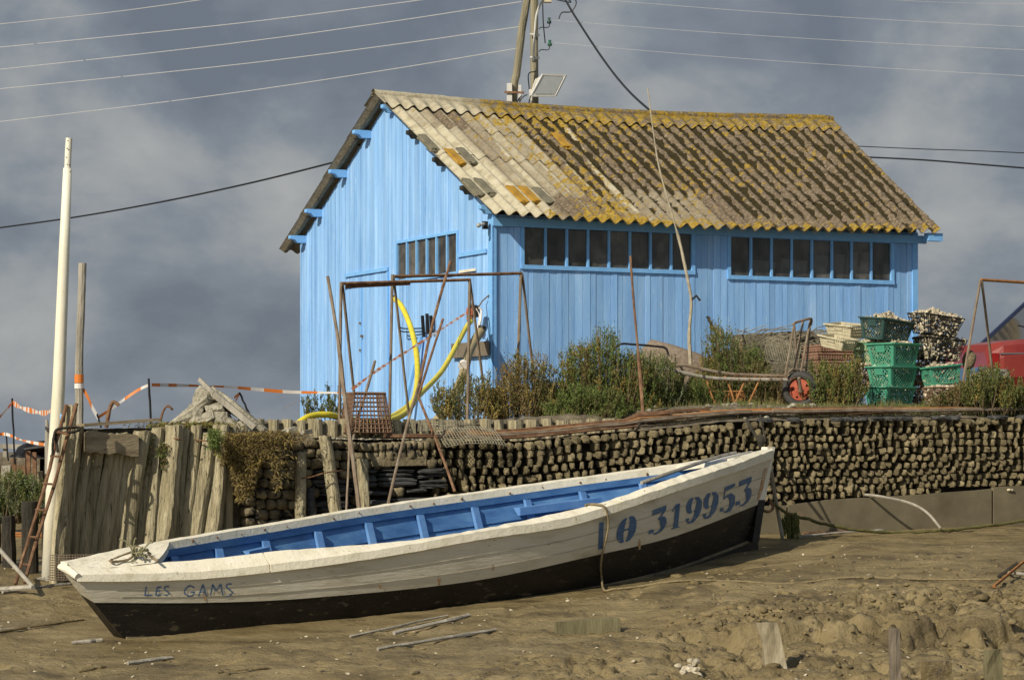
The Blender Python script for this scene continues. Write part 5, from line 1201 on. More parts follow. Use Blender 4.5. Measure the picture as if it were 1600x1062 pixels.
netmat('second netting mat lying flat left of the draped one', P(695, 668, 22.6), Vector((.45, .1, -.03)), Vector((.0, .3, .09)), 18, 8, .0030, seed=4)
b = MB()
for (x0, y0, x1, y1) in ((440, 676, 462, 668), (472, 676, 484, 673), (448, 672, 470, 680)): b.beam(P(x0, y0, 22.0), P(x1, y1, 22.1), .05, .03, jit=.004)
tag(b.build('stone_slab', rubble), 'flat broken slabs lying on the wall left of the basket', 'stone')
b = MB()
for _ in range(160): px = rng.uniform(400, 700); d = rng.uniform(.02, .65); b.blob(Wp(px, z=terr_z(px, d)+.005, off=-d), (rng.uniform(.008, .028),)*2+(rng.uniform(.006, .014),), None, ICO1, .3)
tag(b.build('gravel', rubble), 'loose gravel and grit on the wall ledge', kind='stuff')
# ---------------- hoses and gable fittings ----------------
def hose(pts, r, mat, label):
    b = MB(); b.tube(curve_pts([P(*p) for p in pts], 10), r, 12); o_ = tag(b.build('hose', mat, smooth=True), label, 'hose', 'hoses hanging at the shed gable'); return o_
h = hose([(616, 466, 30.2), (629, 481, 29.8), (643, 515, 29.2), (651, 555, 28.4), (652, 595, 27.5), (646, 628, 26.2), (630, 647, 25.2), (606, 658, 24.4)], .031, hosey, 'yellow hose with its open black end hanging free by the door')
b = MB(); b.blob(P(615.5, 465, 30.18), (.028, .028, .028), None, ICO2, 0); b.build('hose_mouth', black, h)
hose([(736, 502, 30.9), (728, 512, 30.6), (712, 542, 29.8), (690, 580, 28.7), (662, 610, 27.3), (634, 637, 25.9), (608, 653, 24.6), (585, 660, 24.1), (560, 657, 24), (534, 653, 23.6), (515, 648, 23.4), (496, 648, 23.3), (480, 652, 23.2), (466, 661, 23.1)], .029, hosey, 'yellow hose running from the plug down along the ground to the left')
b = MB(); pts_k = [(752, 517, 30.9), (742, 532, 30.6), (733, 550, 30.2), (722, 590, 29), (706, 628, 27.4), (694, 645, 26), (683, 658, 25)]
hk = hose(pts_k, .052, hosek, 'thick khaki hose hanging from the gable board to the ground')
b = MB(); b.tube([P(752, 519, 30.88), P(754, 510, 30.9)], .045, 10); b.build('hose_cap', black, hk)
b = MB(); b.tube([P(724, 572, 29.25), P(724.5, 569, 29.3)], .058, 12); b.build('hose_tie', tapew, hk)
T = thing('plug_fitting', 'black and red hose plug with white straps fixed on the gable', 'hose fitting', P(740, 490, 31))
for c_, s_, m_, nm_ in (((741, 486), (.06, .04, .07), black, 'plug_body'), ((734, 487), (.04, .05, .05), M('faded_red', [(.3, (.35, .09, .05)), (.7, (.5, .16, .1))], 20, bump=.2), 'red_cap'), ((737, 478), (.03, .03, .03), rustg, 'clamp'), ((734, 497), (.035, .035, .04), rusto, 'collar')):
    b = MB(); b.blob(P(*c_, 31.0), s_, None, CUB, .1); b.build(nm_, m_, T)
b = MB(); b.tube(curve_pts([P(748, 480, 30.95), P(752, 486, 30.95), P(751, 500, 30.9), P(748, 512, 30.9)], 5), .012, 6); b.tube(curve_pts([P(744, 482, 30.95), P(749, 494, 30.95), P(744, 520, 30.8), P(737, 545, 30.4), P(731, 570, 30)], 5), .012, 6, flat=.4); b.build('strap', tapew, T)
b = MB(); b.tube([P(748, 479, 31), P(754, 470, 31.1), P(764, 461, 31.05)], .009, 5); b.build('wire', rustg, T)
T = thing('wall_hooks', 'black forked hooks fixed on the middle of the gable door', 'hook', P(676, 515, 31))
_u = [ug(x, 505)[0] for x in (669, 676, 682)]
for x, y0, y1 in ((668, 493, 526), (675, 490, 522), (681, 493, 520)):
    u0, z0 = ug(x, y0); _, z1 = ug(x, y1); b = MB(); b.beam(WG(u0, z0, .07), WG(u0, z1, .05), .03, .04, up=GD); b.build('hook_bar', black, T)
b = MB()
for dy in (0, 5):
    u0, z0 = ug(668, 513+dy); u1, z1 = ug(640, 514+dy); b.tube(curve_pts([WG(u0, z0, .08), WG(u1-.1, z1, .12), WG(u1, z1+.03, .14), WG(u1+.02, z1+.09, .14)], 5), .009, 5)
b.build('prong', black, T)
b = MB(); u0, z0 = ug(664, 527); u1, z1 = ug(652, 650); b.tube([WG(u0, z0, .06), WG(u1, z1, .2)], .03, 6); tag(b.build('blue_pole', bluet), 'blue painted pole leaning on the gable door below the hooks', 'pole')

# ---------------- handcart ----------------
YC = 24.95
HC = thing('handcart', 'rusty tubular handcart with one black tyred red wheel', 'handcart', P(1248, 636, YC))
wc = P(1251, 609, YC); wr = 28.5/F*YC
wax = Vector((-.30, -.95, 0)).normalized(); wx = Vector((.95, -.30, 0))
def ring(b, c, Rr, r, ax, n=32, m=10, flat=1.0):
    e1 = Vector((0, 0, 1)); e2 = ax.cross(e1).normalized(); vs = []
    for i in range(n):
        a = 2*math.pi*i/n; rd = e1*math.cos(a)+e2*math.sin(a)
        for j in range(m): t = 2*math.pi*j/m; vs.append(c+rd*(Rr+r*math.cos(t)*(1+(.06 if i % 2 and abs(t) < .8 else 0)))+ax*(r*flat*math.sin(t)))
    b.add(vs, [(i*m+j, i*m+(j+1) % m, ((i+1) % n)*m+(j+1) % m, ((i+1) % n)*m+j) for i in range(n) for j in range(m)])
b = MB(); ring(b, wc, wr*.80, wr*.23, wax, 48, 12, 1.35); WT = b.build('wheel', rubber, HC)
b = MB(); ring(b, wc+wax*.02, wr*.54, wr*.06, wax); b.tube([wc+wax*.05, wc+wax*-.03], wr*.18, 12)
for k in range(5):
    a = 2*math.pi*k/5+.4; rd = Vector((0, 0, 1))*math.cos(a)+wx*math.sin(a); b.beam(wc+wax*.03, wc+rd*wr*.52+wax*.02, .07, .015, up=wax)
b.build('rim', redrim, WT)
b = MB(); b.tube([wc+wax*.01, wc-wax*.02], wr*.58, 20); b.build('rim_disc', M('dark_rim', [(.08, .02, .015)], bump=0), WT)
def cpipe(name, pts, r=.013, mat=rustg): b = MB(); b.tube(curve_pts([P(*p) for p in pts], 6), r, 7, jit=.05); return b.build(name, mat, HC)
cpipe('handle', [(1020, 580, 24.6), (1045, 577, 24.65), (1075, 584, 24.7), (1110, 590, 24.75), (1150, 592, 24.8), (1230, 593, 24.85)], .017, woodg)
cpipe('handle', [(1042, 573, 25.0), (1070, 570, 25.0), (1100, 577, 25.0), (1140, 584, 25.05), (1180, 586, 25.1), (1250, 588, 25.1)], .017)
for a in ([(1103, 591, 24.75), (1110, 612, 24.7), (1120, 637, 24.7)], [(1133, 588, 24.85), (1142, 610, 24.8), (1150, 637, 24.75)], [(1165, 592, 24.85), (1157, 610, 24.8), (1149, 628, 24.75)], [(1188, 590, 24.85), (1178, 612, 24.8), (1166, 638, 24.75)]): cpipe('leg', a, .009, rusto)
for a in ([(1227, 586, 24.9), (1240, 510, 24.95)], [(1240, 580, 25.0), (1255, 500, 25.1)], [(1250, 588, 25.0), (1266, 500, 25.15)], [(1246, 585, 25.15), (1241, 508, 25.1)], [(1258, 595, 25.15), (1267, 498, 25.2)]): cpipe('upright', a, .0105)
cpipe('back_bar', [(1240, 508, 24.95), (1243, 504, 25), (1264, 498, 25.1), (1268, 500, 25.15), (1267, 508, 25.15)], .0125)
cpipe('cross_brace', [(1228, 586, 24.9), (1236, 578, 24.92), (1241, 577, 24.95), (1247, 584, 24.97), (1250, 612, 24.85)], .011)
cpipe('fork', [(1248, 590, 24.75), (1252, 612, 24.82)], .016); cpipe('fork', [(1262, 590, 25.2), (1258, 604, 25.2)], .014)
b = MB()
for k in range(9): t = k/8; b.tube([P(lerp(1105, 1235, t), lerp(591, 593, t), 24.78), P(lerp(1120, 1250, t), lerp(586, 588, t), 25.05)], .006, 4)
b.build('slat', rusto, HC)
b = MB(); wire_box(b, P(1133, 640, 25.1), .34, .2, .17, R(20), .006, 8, 5, 4, .9); tag(b.build('wire_basket', rusto), 'flat orange rusty wire basket on the ground under the handcart', 'basket')
b = MB(); b.beam(P(1113, 642, 24.5), P(1142, 645, 24.5), .05, .05); b.beam(P(1113, 634, 24.5), P(1114, 645, 24.5), .02, .05); tag(b.build('iron_angle', rust), 'short rusty angle iron lying on the rods below the handcart', 'angle iron')
for x, w_, lb in ((1085, 18, 'small round dark tin lying behind the rods'), (1115, 34, 'crushed black tin lying behind the rods near the handcart legs')):
    b = MB(); b.tube([P(x-w_/2, 643, 24.7), P(x+w_/2, 641, 24.8)], .035, 10, jit=.15); tag(b.build('dark_tin', slate), lb, 'tin')

# ---------------- netting heap, tray stack ----------------
for (cx_, cy_, w_, h_, Y, lb, an) in ((1205, 540, 120, 46, 27, 'long grey netting roll lying on top of the netting heap', 4), (1190, 575, 125, 60, 27.1, 'bulky grey netting bundle in the middle of the heap', 0), (1240, 600, 90, 70, 26.7, 'lowest netting bundle behind the handcart wheel', 0), (1285, 540, 70, 40, 27.4, 'netting bundle between the heap and the cream crates', 3)):
    b = MB(); s_ = Y/F; n = 0
    b.blob(P(cx_, cy_, Y), (w_*s_*.46, .26, h_*s_*.42), rotm(0, -R(an), R(20)), (CUB[0], CUB[1]), .10); o1 = tag(b.build('netting_bundle', netting, smooth=True), lb, 'netting', 'grey netting bundles of the heap')
    b = MB()
    for _ in range(150):
        u, v = rng.uniform(-.5, .5), rng.uniform(-.5, .5); p = P(cx_+u*w_, cy_+v*h_-abs(u)*0, Y-.33+.5*(u*u+v*v)); L = rng.uniform(.08, .3); tilt = rng.gauss(0, .12)+.1; pts = [p+Vector((q_*L, 0, q_*L*tilt+.02*math.sin(q_*6+u*9))) for q_ in (0, .33, .66, 1)]
        b.tube(pts, .0045, 4, cap=False)
    b.build('net_strands', M('strand', [(.3, (.16, .14, .10)), (.7, (.36, .32, .23))], 20, bump=0, island=.3) if 'strand' not in MATS else MATS['strand'], o1)
b = MB()
for k in range(7):
    wire_box(b, P(1296+rng.uniform(-2, 2), 625-k*12.5, 26.6), .40, .34, .055, R(24+rng.uniform(-3, 3)), .0062, 14, 12, 2, 1.02)
tag(b.build('tray_stack', M('red_brown_tray', [(.3, (.26, .14, .09)), (.7, (.42, .26, .18))], 12, bump=.2)), 'tall stack of reddish brown mesh trays below the cream crates', 'tray stack')
netmat('light netting sheet propped behind the cart uprights', P(1222, 552, 25.8), Vector((.34, .1, -.08)), Vector((.05, .1, .22)), 20, 12, .0034, seed=9)

# ---------------- crates and shells ----------------
def shells(label, c, rx, ry, depth, heap, n, yaw, name='oyster_shells', tilt=None):
    b = MB(); rot = (tilt or Matrix.Identity(3)) @ Matrix.Rotation(yaw, 3, 'Z')
    for i in range(n):
        x, y = rng.uniform(-1, 1), rng.uniform(-1, 1); e_ = max(0, 1-max(abs(x), abs(y))**2.2)
        if rng.random() < .62: z = heap*e_*rng.uniform(.75, 1.08)*(.8+.5*mn.noise((x*2+c[0], y*2, 0)))+rng.uniform(-.01, .012)
        else:
            z = -rng.random()*depth
            if rng.random() < .5: x = rng.choice((-1, 1))*rng.uniform(.9, 1)
            else: y = rng.choice((-1, 1))*rng.uniform(.9, 1)
            f_ = lerp(1, .80, -z/depth); x *= f_; y *= f_
        p = Vector(c)+rot @ Vector((x*rx, y*ry, z)); s_ = rng.uniform(.016, .031)
        b.blob(p, (s_, s_*rng.uniform(.5, .8), s_*rng.uniform(.22, .42)), rotm(rng.uniform(-1.2, 1.2), rng.uniform(-1.2, 1.2), rng.uniform(0, 6.3)), ICO1, .22)
    o_ = b.build(name, shellm); tag(o_, label, kind='stuff'); return o_
def crate(label, fx, rim_y, bot_y, Y, sx, sy, mat, yaw=40, tilt=(0, 0), lattice=True, name='crate', group='plastic crates of oyster shells', fill=True, flare=.80, handle=True):
    """fx: pixel column of the nearest vertical corner; long side sx runs right and away, short side sy left and away"""
    ya = R(yaw); tm = rotm(R(tilt[0]), R(tilt[1]), 0); h = (bot_y-rim_y)/F*Y; ctr_top = P(fx, rim_y, Y)
    lx = Vector((math.cos(ya), math.sin(ya), 0)); ly = Vector((-math.sin(ya), math.cos(ya), 0))
    c_rim = ctr_top+tm @ (lx*sx/2+ly*sy/2); base = c_rim+tm @ Vector((0, 0, -h))
    def pt(x, y, z, o_=0):                   # x,y in -1..1, z 0 bottom..1 rim
        f_ = lerp(flare, 1, z); return base+tm @ (lx*(x*(sx/2*f_+o_))+ly*(y*(sy/2*f_+o_))+Vector((0, 0, z*h)))
    T = thing(name, label, 'crate', base, group); b = MB(); cs = [(-1, -1), (1, -1), (1, 1), (-1, 1)]
    for i in range(4):
        a, c = cs[i], cs[(i+1) % 4]; A, C_ = pt(*a, 1, .008), pt(*c, 1, .008); b.beam(A, C_, .026, .014)
    b.build('rim', mat, T)
    b = MB(); th = .004
    for i in range(4):
        a, c = cs[i], cs[(i+1) % 4]; L = sx if i % 2 == 0 else sy
        def sp_(u, z, o_=0): return pt(lerp(a[0], c[0], u), lerp(a[1], c[1], u), z, o_)
        nrm = (pt(*c, .5)-pt(*a, .5)).cross(Vector((0, 0, 1))).normalized()
        def strip(u0, z0, u1, z1, w_): b.beam(sp_(u0, z0), sp_(u1, z1), th, w_, up=nrm.cross(sp_(u1, z1)-sp_(u0, z0)).normalized())
        cw = .035/L
        for u0, u1 in ((0, cw), (1-cw, 1)): b.hexa([sp_(u0, 0), sp_(u1, 0), sp_(u1, 0)-nrm*-th, sp_(u0, 0)-nrm*-th, sp_(u0, 1), sp_(u1, 1), sp_(u1, 1)-nrm*-th, sp_(u0, 1)-nrm*-th])
        for z0, z1 in ((0, .10), (.88, 1)): b.hexa([sp_(0, z0, .001), sp_(1, z0, .001), sp_(1, z0, .001)+nrm*th, sp_(0, z0, .001)+nrm*th, sp_(0, z1, .001), sp_(1, z1, .001), sp_(1, z1, .001)+nrm*th, sp_(0, z1, .001)+nrm*th])
        if lattice:
            step = .040; n = int((L+h)/step)
            for k in range(1, n):
                s0 = k*step; 
                for dr in (1, -1):
                    xa = max(0, s0-h); za = min(h, s0); xb = min(L, s0); zb = max(0, s0-L)   # line x+z = s0
                    p0, p1 = (xa, za), (xb, zb)
                    if dr < 0: p0, p1 = (L-xa, za), (L-xb, zb)
                    if abs(p0[0]-p1[0]) > .015: strip(p0[0]/L, p0[1]/h, p1[0]/L, p1[1]/h, .0075)
        else:
            for k in range(1, int(L/.026)): strip(k*.026/L, 0, k*.026/L, 1, .010)
            for z in (.2, .42, .64): strip(0, z, 1, z, .022)
        if handle and i == 3: b.hexa([sp_(.33, .62, .002), sp_(.67, .62, .002), sp_(.67, .62, .002)+nrm*th*2, sp_(.33, .62, .002)+nrm*th*2, sp_(.33, .98, .002), sp_(.67, .98, .002), sp_(.67, .98, .002)+nrm*th*2, sp_(.33, .98, .002)+nrm*th*2])
    b.build('side_panels', mat, T)
    b = MB(); b.hexa([pt(-1, -1, 0), pt(1, -1, 0), pt(1, 1, 0), pt(-1, 1, 0), pt(-1, -1, .03), pt(1, -1, .03), pt(1, 1, .03), pt(-1, 1, .03)]); b.build('floor', mat, T)
    if fill:
        shells('pale oyster shells heaped in the '+label, c_rim+Vector((0, 0, -.02)), sx/2*.9, sy/2*.9, h*.9, fill, 420, ya, tilt=tm)
    return T
YK = 25.2
crate('bottom green crate half hidden by weeds under the others', 1387, 604, 634, YK-.02, .40, .31, green, fill=.02)
crate('second green crate from the ground in the front stack', 1392, 572, 606, YK, .38, .31, green, fill=.05)
crate('bright green crate third from the ground in the front stack', 1396, 536, 571, YK, .38, .34, green, fill=.07)
crate('pale green crate behind the left side of the bright green one', 1366, 534, 568, YK+.3, .34, .3, greenp, fill=.06)
crate('dark green crate tilted on top of the front stack', 1382, 497, 530, YK, .40, .34, greend, tilt=(0, 7), fill=.09, yaw=36)
crate('green crate tilted up to the right of the stack', 1453, 574, 602, YK+.1, .34, .22, green, tilt=(0, -6), fill=.05, yaw=20)
crate('cream crate upper one at the left of the stack', 1330, 510, 531, YK+.5, .22, .36, cream, fill=False, yaw=38, tilt=(8, 0), lattice=False)
crate('pale cream crate lower one resting on the tray stack', 1318, 532, 549, YK+.2, .22, .32, cream, fill=False, yaw=42, tilt=(10, 6), lattice=False)
def wbasket(label, cx_, y0, y1, Y, sx, sy, yaw, tilt, heap, mat=basketm, n=620):
    h = (y1-y0)/F*Y; tm = rotm(R(tilt[0]), R(tilt[1]), 0); c = P(cx_, y1, Y); b = MB(); wire_box(b, c, sx*.72, sy*.72, h, tm @ Matrix.Rotation(R(yaw), 3, 'Z'), .0045, 9, 7, 5, 1.38)
    tag(b.build('wire_basket', mat), label, 'basket', 'wire baskets of oyster shells')
    shells('pale oyster shells packed in the '+label, c+tm @ Vector((0, 0, h*.97)), sx/2*.96, sy/2*.96, h*.95, heap, n, R(yaw), tilt=tm)
wbasket('brown wire basket deep in the gap between the green stack and the tilted crate', 1442, 598, 642, YK+.55, .36, .34, 24, (0, 0), .03)
wbasket('brown wire basket wedged behind the bright green crate under the dark ones', 1430, 552, 596, YK+.6, .38, .34, 24, (0, 0), .03)
dk = M('dark_wire', [(.03, .03, .03)], bump=0)
wbasket('dark wire basket at the top right of the pile', 1459, 494, 523, YK+.25, .44, .34, 24, (0, 7), .06, dk)
wbasket('dark wire basket second from the top at the right', 1466, 530, 562, YK+.35, .40, .36, 24, (0, 4), .05, dk)
wbasket('brown wire basket on the ground under the tilted green crate', 1478, 606, 640, YK+.2, .36, .34, 10, (0, 0), .02)
wbasket('brown wire basket on the ground left of the green stack', 1346, 572, 612, YK+.45, .30, .30, 24, (0, 0), .02)
b = MB(); b.tube([P(1323, 602, 24.9), P(1324, 632, 24.9)], .045, 9, jit=.1); tag(b.build('burnt_stump', darkwood), 'short black burnt post stub in front of the tray stack', 'post')
b = MB(); b.blob(P(1514, 562, 25.6), (.07, .07, .10), rotm(0, .2, 0), ICO2, .06); tag(b.build('mossy_stone', stoned, smooth=True), 'rounded mossy stone standing at the car nose', 'stone')
netmat('small curled netting mat in front of the car wheel', P(1545, 590, 25.3), Vector((.42, .1, .07)), Vector((.02, .2, .07)), 22, 10, .0036, seed=13, bulge=.05)
b = MB()
for _ in range(60):
    px = rng.uniform(1050, 1640); d = rng.uniform(.08, .9); s_ = rng.uniform(.012, .035); b.blob(Wp(px, z=terr_z(px, d)+s_*.3, off=-d), (s_, s_*.8, s_*.6), None, ICO1, .25)
tag(b.build('pebbles', rubble), 'pale pebbles and shell bits along the terrace edge', kind='stuff')
# netting heap behind the big shrub
b = MB(); b.blob(P(1060, 578, 26.4), (.42, .3, .22), rotm(0, .35, 0), CUB, .08); tag(b.build('netting_bundle', M('pinkish_net', [(.3, (.20, .15, .11)), (.7, (.36, .29, .22))], 30, bump=1, dist=.02), smooth=True), 'brownish netting bundle behind the shrubs left of the bare branch', 'netting')
b = MB(); b.tube(curve_pts([P(955, 552, 25.9), P(968, 538, 25.9), P(990, 538, 25.9), P(1025, 541, 25.9), P(1040, 544, 25.9), P(1045, 556, 25.9)], 6), .011, 6); tag(b.build('iron_hoop', black), 'black bent iron hoop poking above the large shrub', 'hoop')
b = MB(); b.beam(P(785, 570, 25.2), P(802, 600, 25.2), .035, .03); tag(b.build('rusty_bar', rust), 'short rusty bar sticking out of the golden shrub', 'bar')

# ---------------- red car ----------------
YQ = 27.6; kx = YQ/F
CAR = thing('parked_car', 'red saloon car parked behind the crates, its nose towards the shed', 'car', P(1600, 664, YQ))
fx0 = (1507-CX)*kx; gz = 2.0
cd = Vector((.985, .17, 0)); cn = Vector((.17, -.985, 0)); c0 = Vector((fx0, YQ, gz))
def cp_(x, y, z): return c0+cd*x+cn*(.8-0)*0+cn*(y)+Vector((0, 0, z))
def sec(x, hw, zb, zs, zt): return [cp_(x, hw*.90, zb), cp_(x, hw*1.0, lerp(zb, zs, .3)), cp_(x, hw*1.0, lerp(zb, zs, .75)), cp_(x, hw*.97, zs), cp_(x, hw*.86, zt), cp_(x, 0, zt+.015), cp_(x, -hw*.86, zt), cp_(x, -hw*.97, zs), cp_(x, -hw, lerp(zb, zs, .5)), cp_(x, -hw*.9, zb)]
body = [(.0, .70, .30, .52, .62), (.03, .76, .24, .62, .70), (.14, .80, .22, .68, .725), (.35, .81, .22, .70, .75), (.8, .82, .20, .72, .77), (1.35, .82, .20, .74, .79), (2.2, .83, .20, .76, .82), (3.0, .83, .2, .77, .84), (3.7, .80, .24, .74, .83), (4.0, .74, .32, .66, .78)]
rows = [sec(*q_) for q_ in body]; b = MB(); m_ = len(rows[0])
b.add([p for r_ in rows for p in r_], [(i*m_+j, i*m_+j+1, (i+1)*m_+j+1, (i+1)*m_+j) for i in range(len(rows)-1) for j in range(m_-1)]+[tuple(range(m_)), tuple((len(rows)-1)*m_+j for j in range(m_))])
b.build('body', carred, CAR)
b = MB(); b.hexa([cp_(1.0, .62, 1.29), cp_(2.7, .62, 1.30), cp_(2.7, -.62, 1.30), cp_(1.0, -.62, 1.29), cp_(1.1, .56, 1.345), cp_(2.6, .56, 1.345), cp_(2.6, -.56, 1.345), cp_(1.1, -.56, 1.345)]); b.build('roof', carred, CAR)
b = MB(); b.add([cp_(.46, .72, .76), cp_(.46, -.72, .76), cp_(1.02, -.60, 1.30), cp_(1.02, .60, 1.30)], [(0, 1, 2, 3)]); b.build('windscreen', carglass, CAR)
b = MB(); b.add([cp_(.52, .76, .76), cp_(1.5, .76, .79), cp_(1.5, .62, 1.30), cp_(1.06, .62, 1.30)], [(0, 1, 2, 3)]); b.add([cp_(1.56, .76, .79), cp_(3.1, .76, .83), cp_(2.7, .62, 1.30), cp_(1.56, .62, 1.30)], [(0, 1, 2, 3)])
b.add([cp_(.52, -.76, .75), cp_(3.1, -.76, .82), cp_(2.7, -.62, 1.30), cp_(1.06, -.62, 1.30)], [(0, 1, 2, 3)]); b.add([cp_(3.15, .7, .83), cp_(3.15, -.7, .83), cp_(2.72, -.6, 1.3), cp_(2.72, .6, 1.3)], [(0, 1, 2, 3)]); b.build('side_window', carglass, CAR)
for sgn in (1, -1): b = MB(); b.beam(cp_(.46, .755*sgn, .75), cp_(1.04, .615*sgn, 1.31), .05, .06, up=cn); b.build('pillar', MATS.get('navy_pillar') or M('navy_pillar', [(.02, .03, .08)], bump=0, rough=.3), CAR)
b = MB(); b.beam(cp_(.44, .78, .78), cp_(.38, .75, .87), .014, .014, up=cn); b.beam(cp_(.30, .77, .89), cp_(.50, .75, .85), .012, .014, up=cn); b.beam(cp_(.60, .765, .83), cp_(.85, .755, .87), .012, .016, up=cn); b.build('wiper', black, CAR)
b = MB(); b.beam(cp_(-.05, -.72, .40), cp_(-.05, .72, .40), .09, .13); b.beam(cp_(-.03, .78, .40), cp_(.16, .81, .39), .03, .10); b.build('bumper', chrome, CAR)
b = MB(); b.box(cp_(.05, .765, .53), (.08, .05, .15), Matrix.Rotation(.17, 3, 'Z')); b.build('side_lamp', M('lamp_red', [(.28, .012, .01)], bump=0, rough=.2), CAR)
for x in (.78, 3.3):
    for sgn in (.78, -.78):
        b = MB(); b.tube([cp_(x, sgn-.09*(1 if sgn > 0 else -1), .29), cp_(x, sgn+.07*(1 if sgn > 0 else -1), .29)], .29, 24); w_ = b.build('wheel', rubber, CAR)
        b = MB(); b.tube([cp_(x, sgn+.06*(1 if sgn > 0 else -1), .29), cp_(x, sgn+.085*(1 if sgn > 0 else -1), .29)], .17, 18); b.build('rim', chrome, w_)
    b = MB(); n = 16; rr = .36; vs = [cp_(x+math.cos(R(lerp(0, 180, i/n)))*rr, .822, .26+math.sin(R(lerp(0, 180, i/n)))*rr) for i in range(n+1)]; b.add(vs, [tuple(range(n+1))]); b.build('wheel_arch', black, CAR)
b = MB(); b.beam(cp_(.1, .80, .60), cp_(3.9, .835, .66), .012, .012); b.build('trim_strip', chrome, CAR)

# ---------------- far left ----------------
LD_ = thing('iron_ladder', 'narrow rusty ladder leaning against the corner post', 'ladder', P(36, 910, 19.9))
for pts in ([(120, 630, 20.36), (100, 700, 20.28), (84, 760, 20.2), (60, 835, 20.1), (38, 910, 19.9)], [(104, 632, 20.36), (88, 690, 20.28), (70, 760, 20.2), (47, 835, 20.1), (24, 912, 19.9)]):
    b = MB(); b.tube(curve_pts([P(*p) for p in pts], 5), .014, 7, jit=.12); b.build('rail', rust, LD_)
for y in (676, 712, 755, 796, 838, 881):
    t = (y-630)/280; b = MB(); b.tube([P(lerp(102, 24, t**.97), y, 20.3-.35*t), P(lerp(120, 38, t**.95), y+1, 20.3-.35*t)], .009, 6); b.build('rung', rust, LD_)
rope('rope', [P(82, 712, 20.2), P(83, 690, 20.2), P(88, 672, 20.25), P(105, 668, 20.3), P(124, 668, 20.35), P(118, 674, 20.3), P(98, 676, 20.25), P(88, 680, 20.25), P(90, 706, 20.2)], .011, darkwood, 'dark rope lashing the ladder to the corner post')
for a in ((14, 806, 15, 915, 22, 21.2, 'shorter wet black post near the left edge'), (46, 782, 48, 912, 26, 20.9, 'taller wet black post behind the ladder'), (-6, 812, -4, 912, 14, 21.3, 'wet black post cut by the left edge'), (71, 790, 71, 908, 12, 20.9, 'narrow black post between ladder and white mast')):
    post('black_post', a[6], *a[:4], a[4], 0, darkwood, 'wet black posts at the far left', Y=a[5])
T = thing('plank_fence', 'low weathered plank fence holding the left bank', 'fence', P(30, 800, 26))
px = -60
while px < 128:
    w_ = rng.uniform(10, 26); b = MB(); top = 722+rng.uniform(-4, 8)+(10 if 25 < px < 60 else 0)
    b.beam(P(px+w_/2, top, 26+rng.uniform(-.04, .04)), P(px+w_/2, 812, 26), w_*.94/F*26, .05, up=(0, 1, 0), jit=.006); b.build('board', rng.choice([woodg, wood, wood, rust]), T); px += w_+rng.uniform(0, 2)
for x, y, w_ in ((22, 716, 6), (44, 704, 8), (54, 706, 6)): b = MB(); b.beam(P(x, y, 25.8), P(x, 790, 25.8), w_/F*26, .04, up=(0, 1, 0)); b.build('stake', rust, T)
b = MB(); b.tube(curve_pts([P(30, 722, 26.6), P(45, 704, 26.8), P(75, 702, 26.8), P(100, 712, 26.6)], 5), .1, 12, flat=.7, jit=.25); b.tube(curve_pts([P(35, 728, 26.4), P(60, 720, 26.5), P(95, 726, 26.3)], 5), .09, 12, jit=.3); tag(b.build('black_tarpaulin', tarp, smooth=True), 'crumpled black tarpaulin on the far left bank', 'tarpaulin')
b = MB()
for _ in range(420):
    px = rng.uniform(-30, 90); s_ = rng.uniform(.02, .04); y = 706+rng.uniform(0, 16)+(14 if px < 30 else 0)-(8 if px > 45 else 0); b.blob(P(px, y, 27.2+rng.uniform(-.3, .3)), (s_, s_*.7, s_*.4), rotm(rng.uniform(-1, 1), rng.uniform(-1, 1), 0), ICO1, .25)
tag(b.build('oyster_shells', shellm), 'oyster shells heaped on the far left bank', kind='stuff')
T = thing('far_bench', 'low wooden plank rail on short legs on the far left bank', 'rail', P(20, 712, 28))
b = MB(); b.beam(P(-30, 696, 28), P(56, 698, 28), .1, .05); b.build('plank', woodg, T)
for x in (8, 38): b = MB(); b.beam(P(x, 700, 28), P(x, 716, 28), .04, .04); b.build('leg', woodg, T)
b = MB(); b.tube([P(73, 655, 24), P(75, 690, 24), P(76, 740, 24)], [.012, .03, .035], 8); tag(b.build('pointed_stake', woodg), 'pointed grey stake peeping out left of the mast', 'stake')
b = MB(); b.beam(P(42, 703, 27), P(80, 697, 26), .2, .02); tag(b.build('dark_board', slate), 'dark board lying over the shells beside the mast', 'board')
b = MB()
for k in range(7): b.tube([P(-20, 832+k*3.4, 23.5), P(75, 834+k*3.6+rng.uniform(-2, 2), 23.4)], .011, 6)
tag(b.build('iron_rods', rusto), 'pile of orange rusty rods lying on the mud behind the black posts', 'rods')
def stick(label, x0, y0, x1, y1, r, mat=woodg, lift=.01, name='stick', seg_=5, g=None, h0=None):
    b = MB(); p, q_ = on_mud(x0, y0, lift), on_mud(x1, y1, lift)
    pts = [p.lerp(q_, i/seg_)+Vector((rng.gauss(0, .006), rng.gauss(0, .006), 0)) for i in range(seg_+1)]
    for t in pts[1:-1]: t.z = max(t.z, mz(t.x, t.y)+lift*.6)
    b.tube(pts, r, 7, jit=.2); return tag(b.build(name, mat), label, 'stick', g)
b = MB(); b.tube([P(-10, 848, 20.3), P(52, 917, 19.6)], .016, 7); b.tube([P(52, 917, 19.6), P(-10, 921, 20)], .02, 7); tag(b.build('bent_pipe', woodg), 'pale bent pole with two arms meeting at the ladder foot', 'pole')
stick('long pale stick lying left of the stern below the ladder', 6, 930, 108, 914, .012)
stick('pale stick lying on the mud at the far left edge', 0, 982, 48, 977, .010)
stick('muddy branch lying on the left mud near the stern', 0, 985, 130, 962, .010, MATS['mud'])
stick('short pale stick just left of the stern foot', 110, 999, 160, 995, .014)
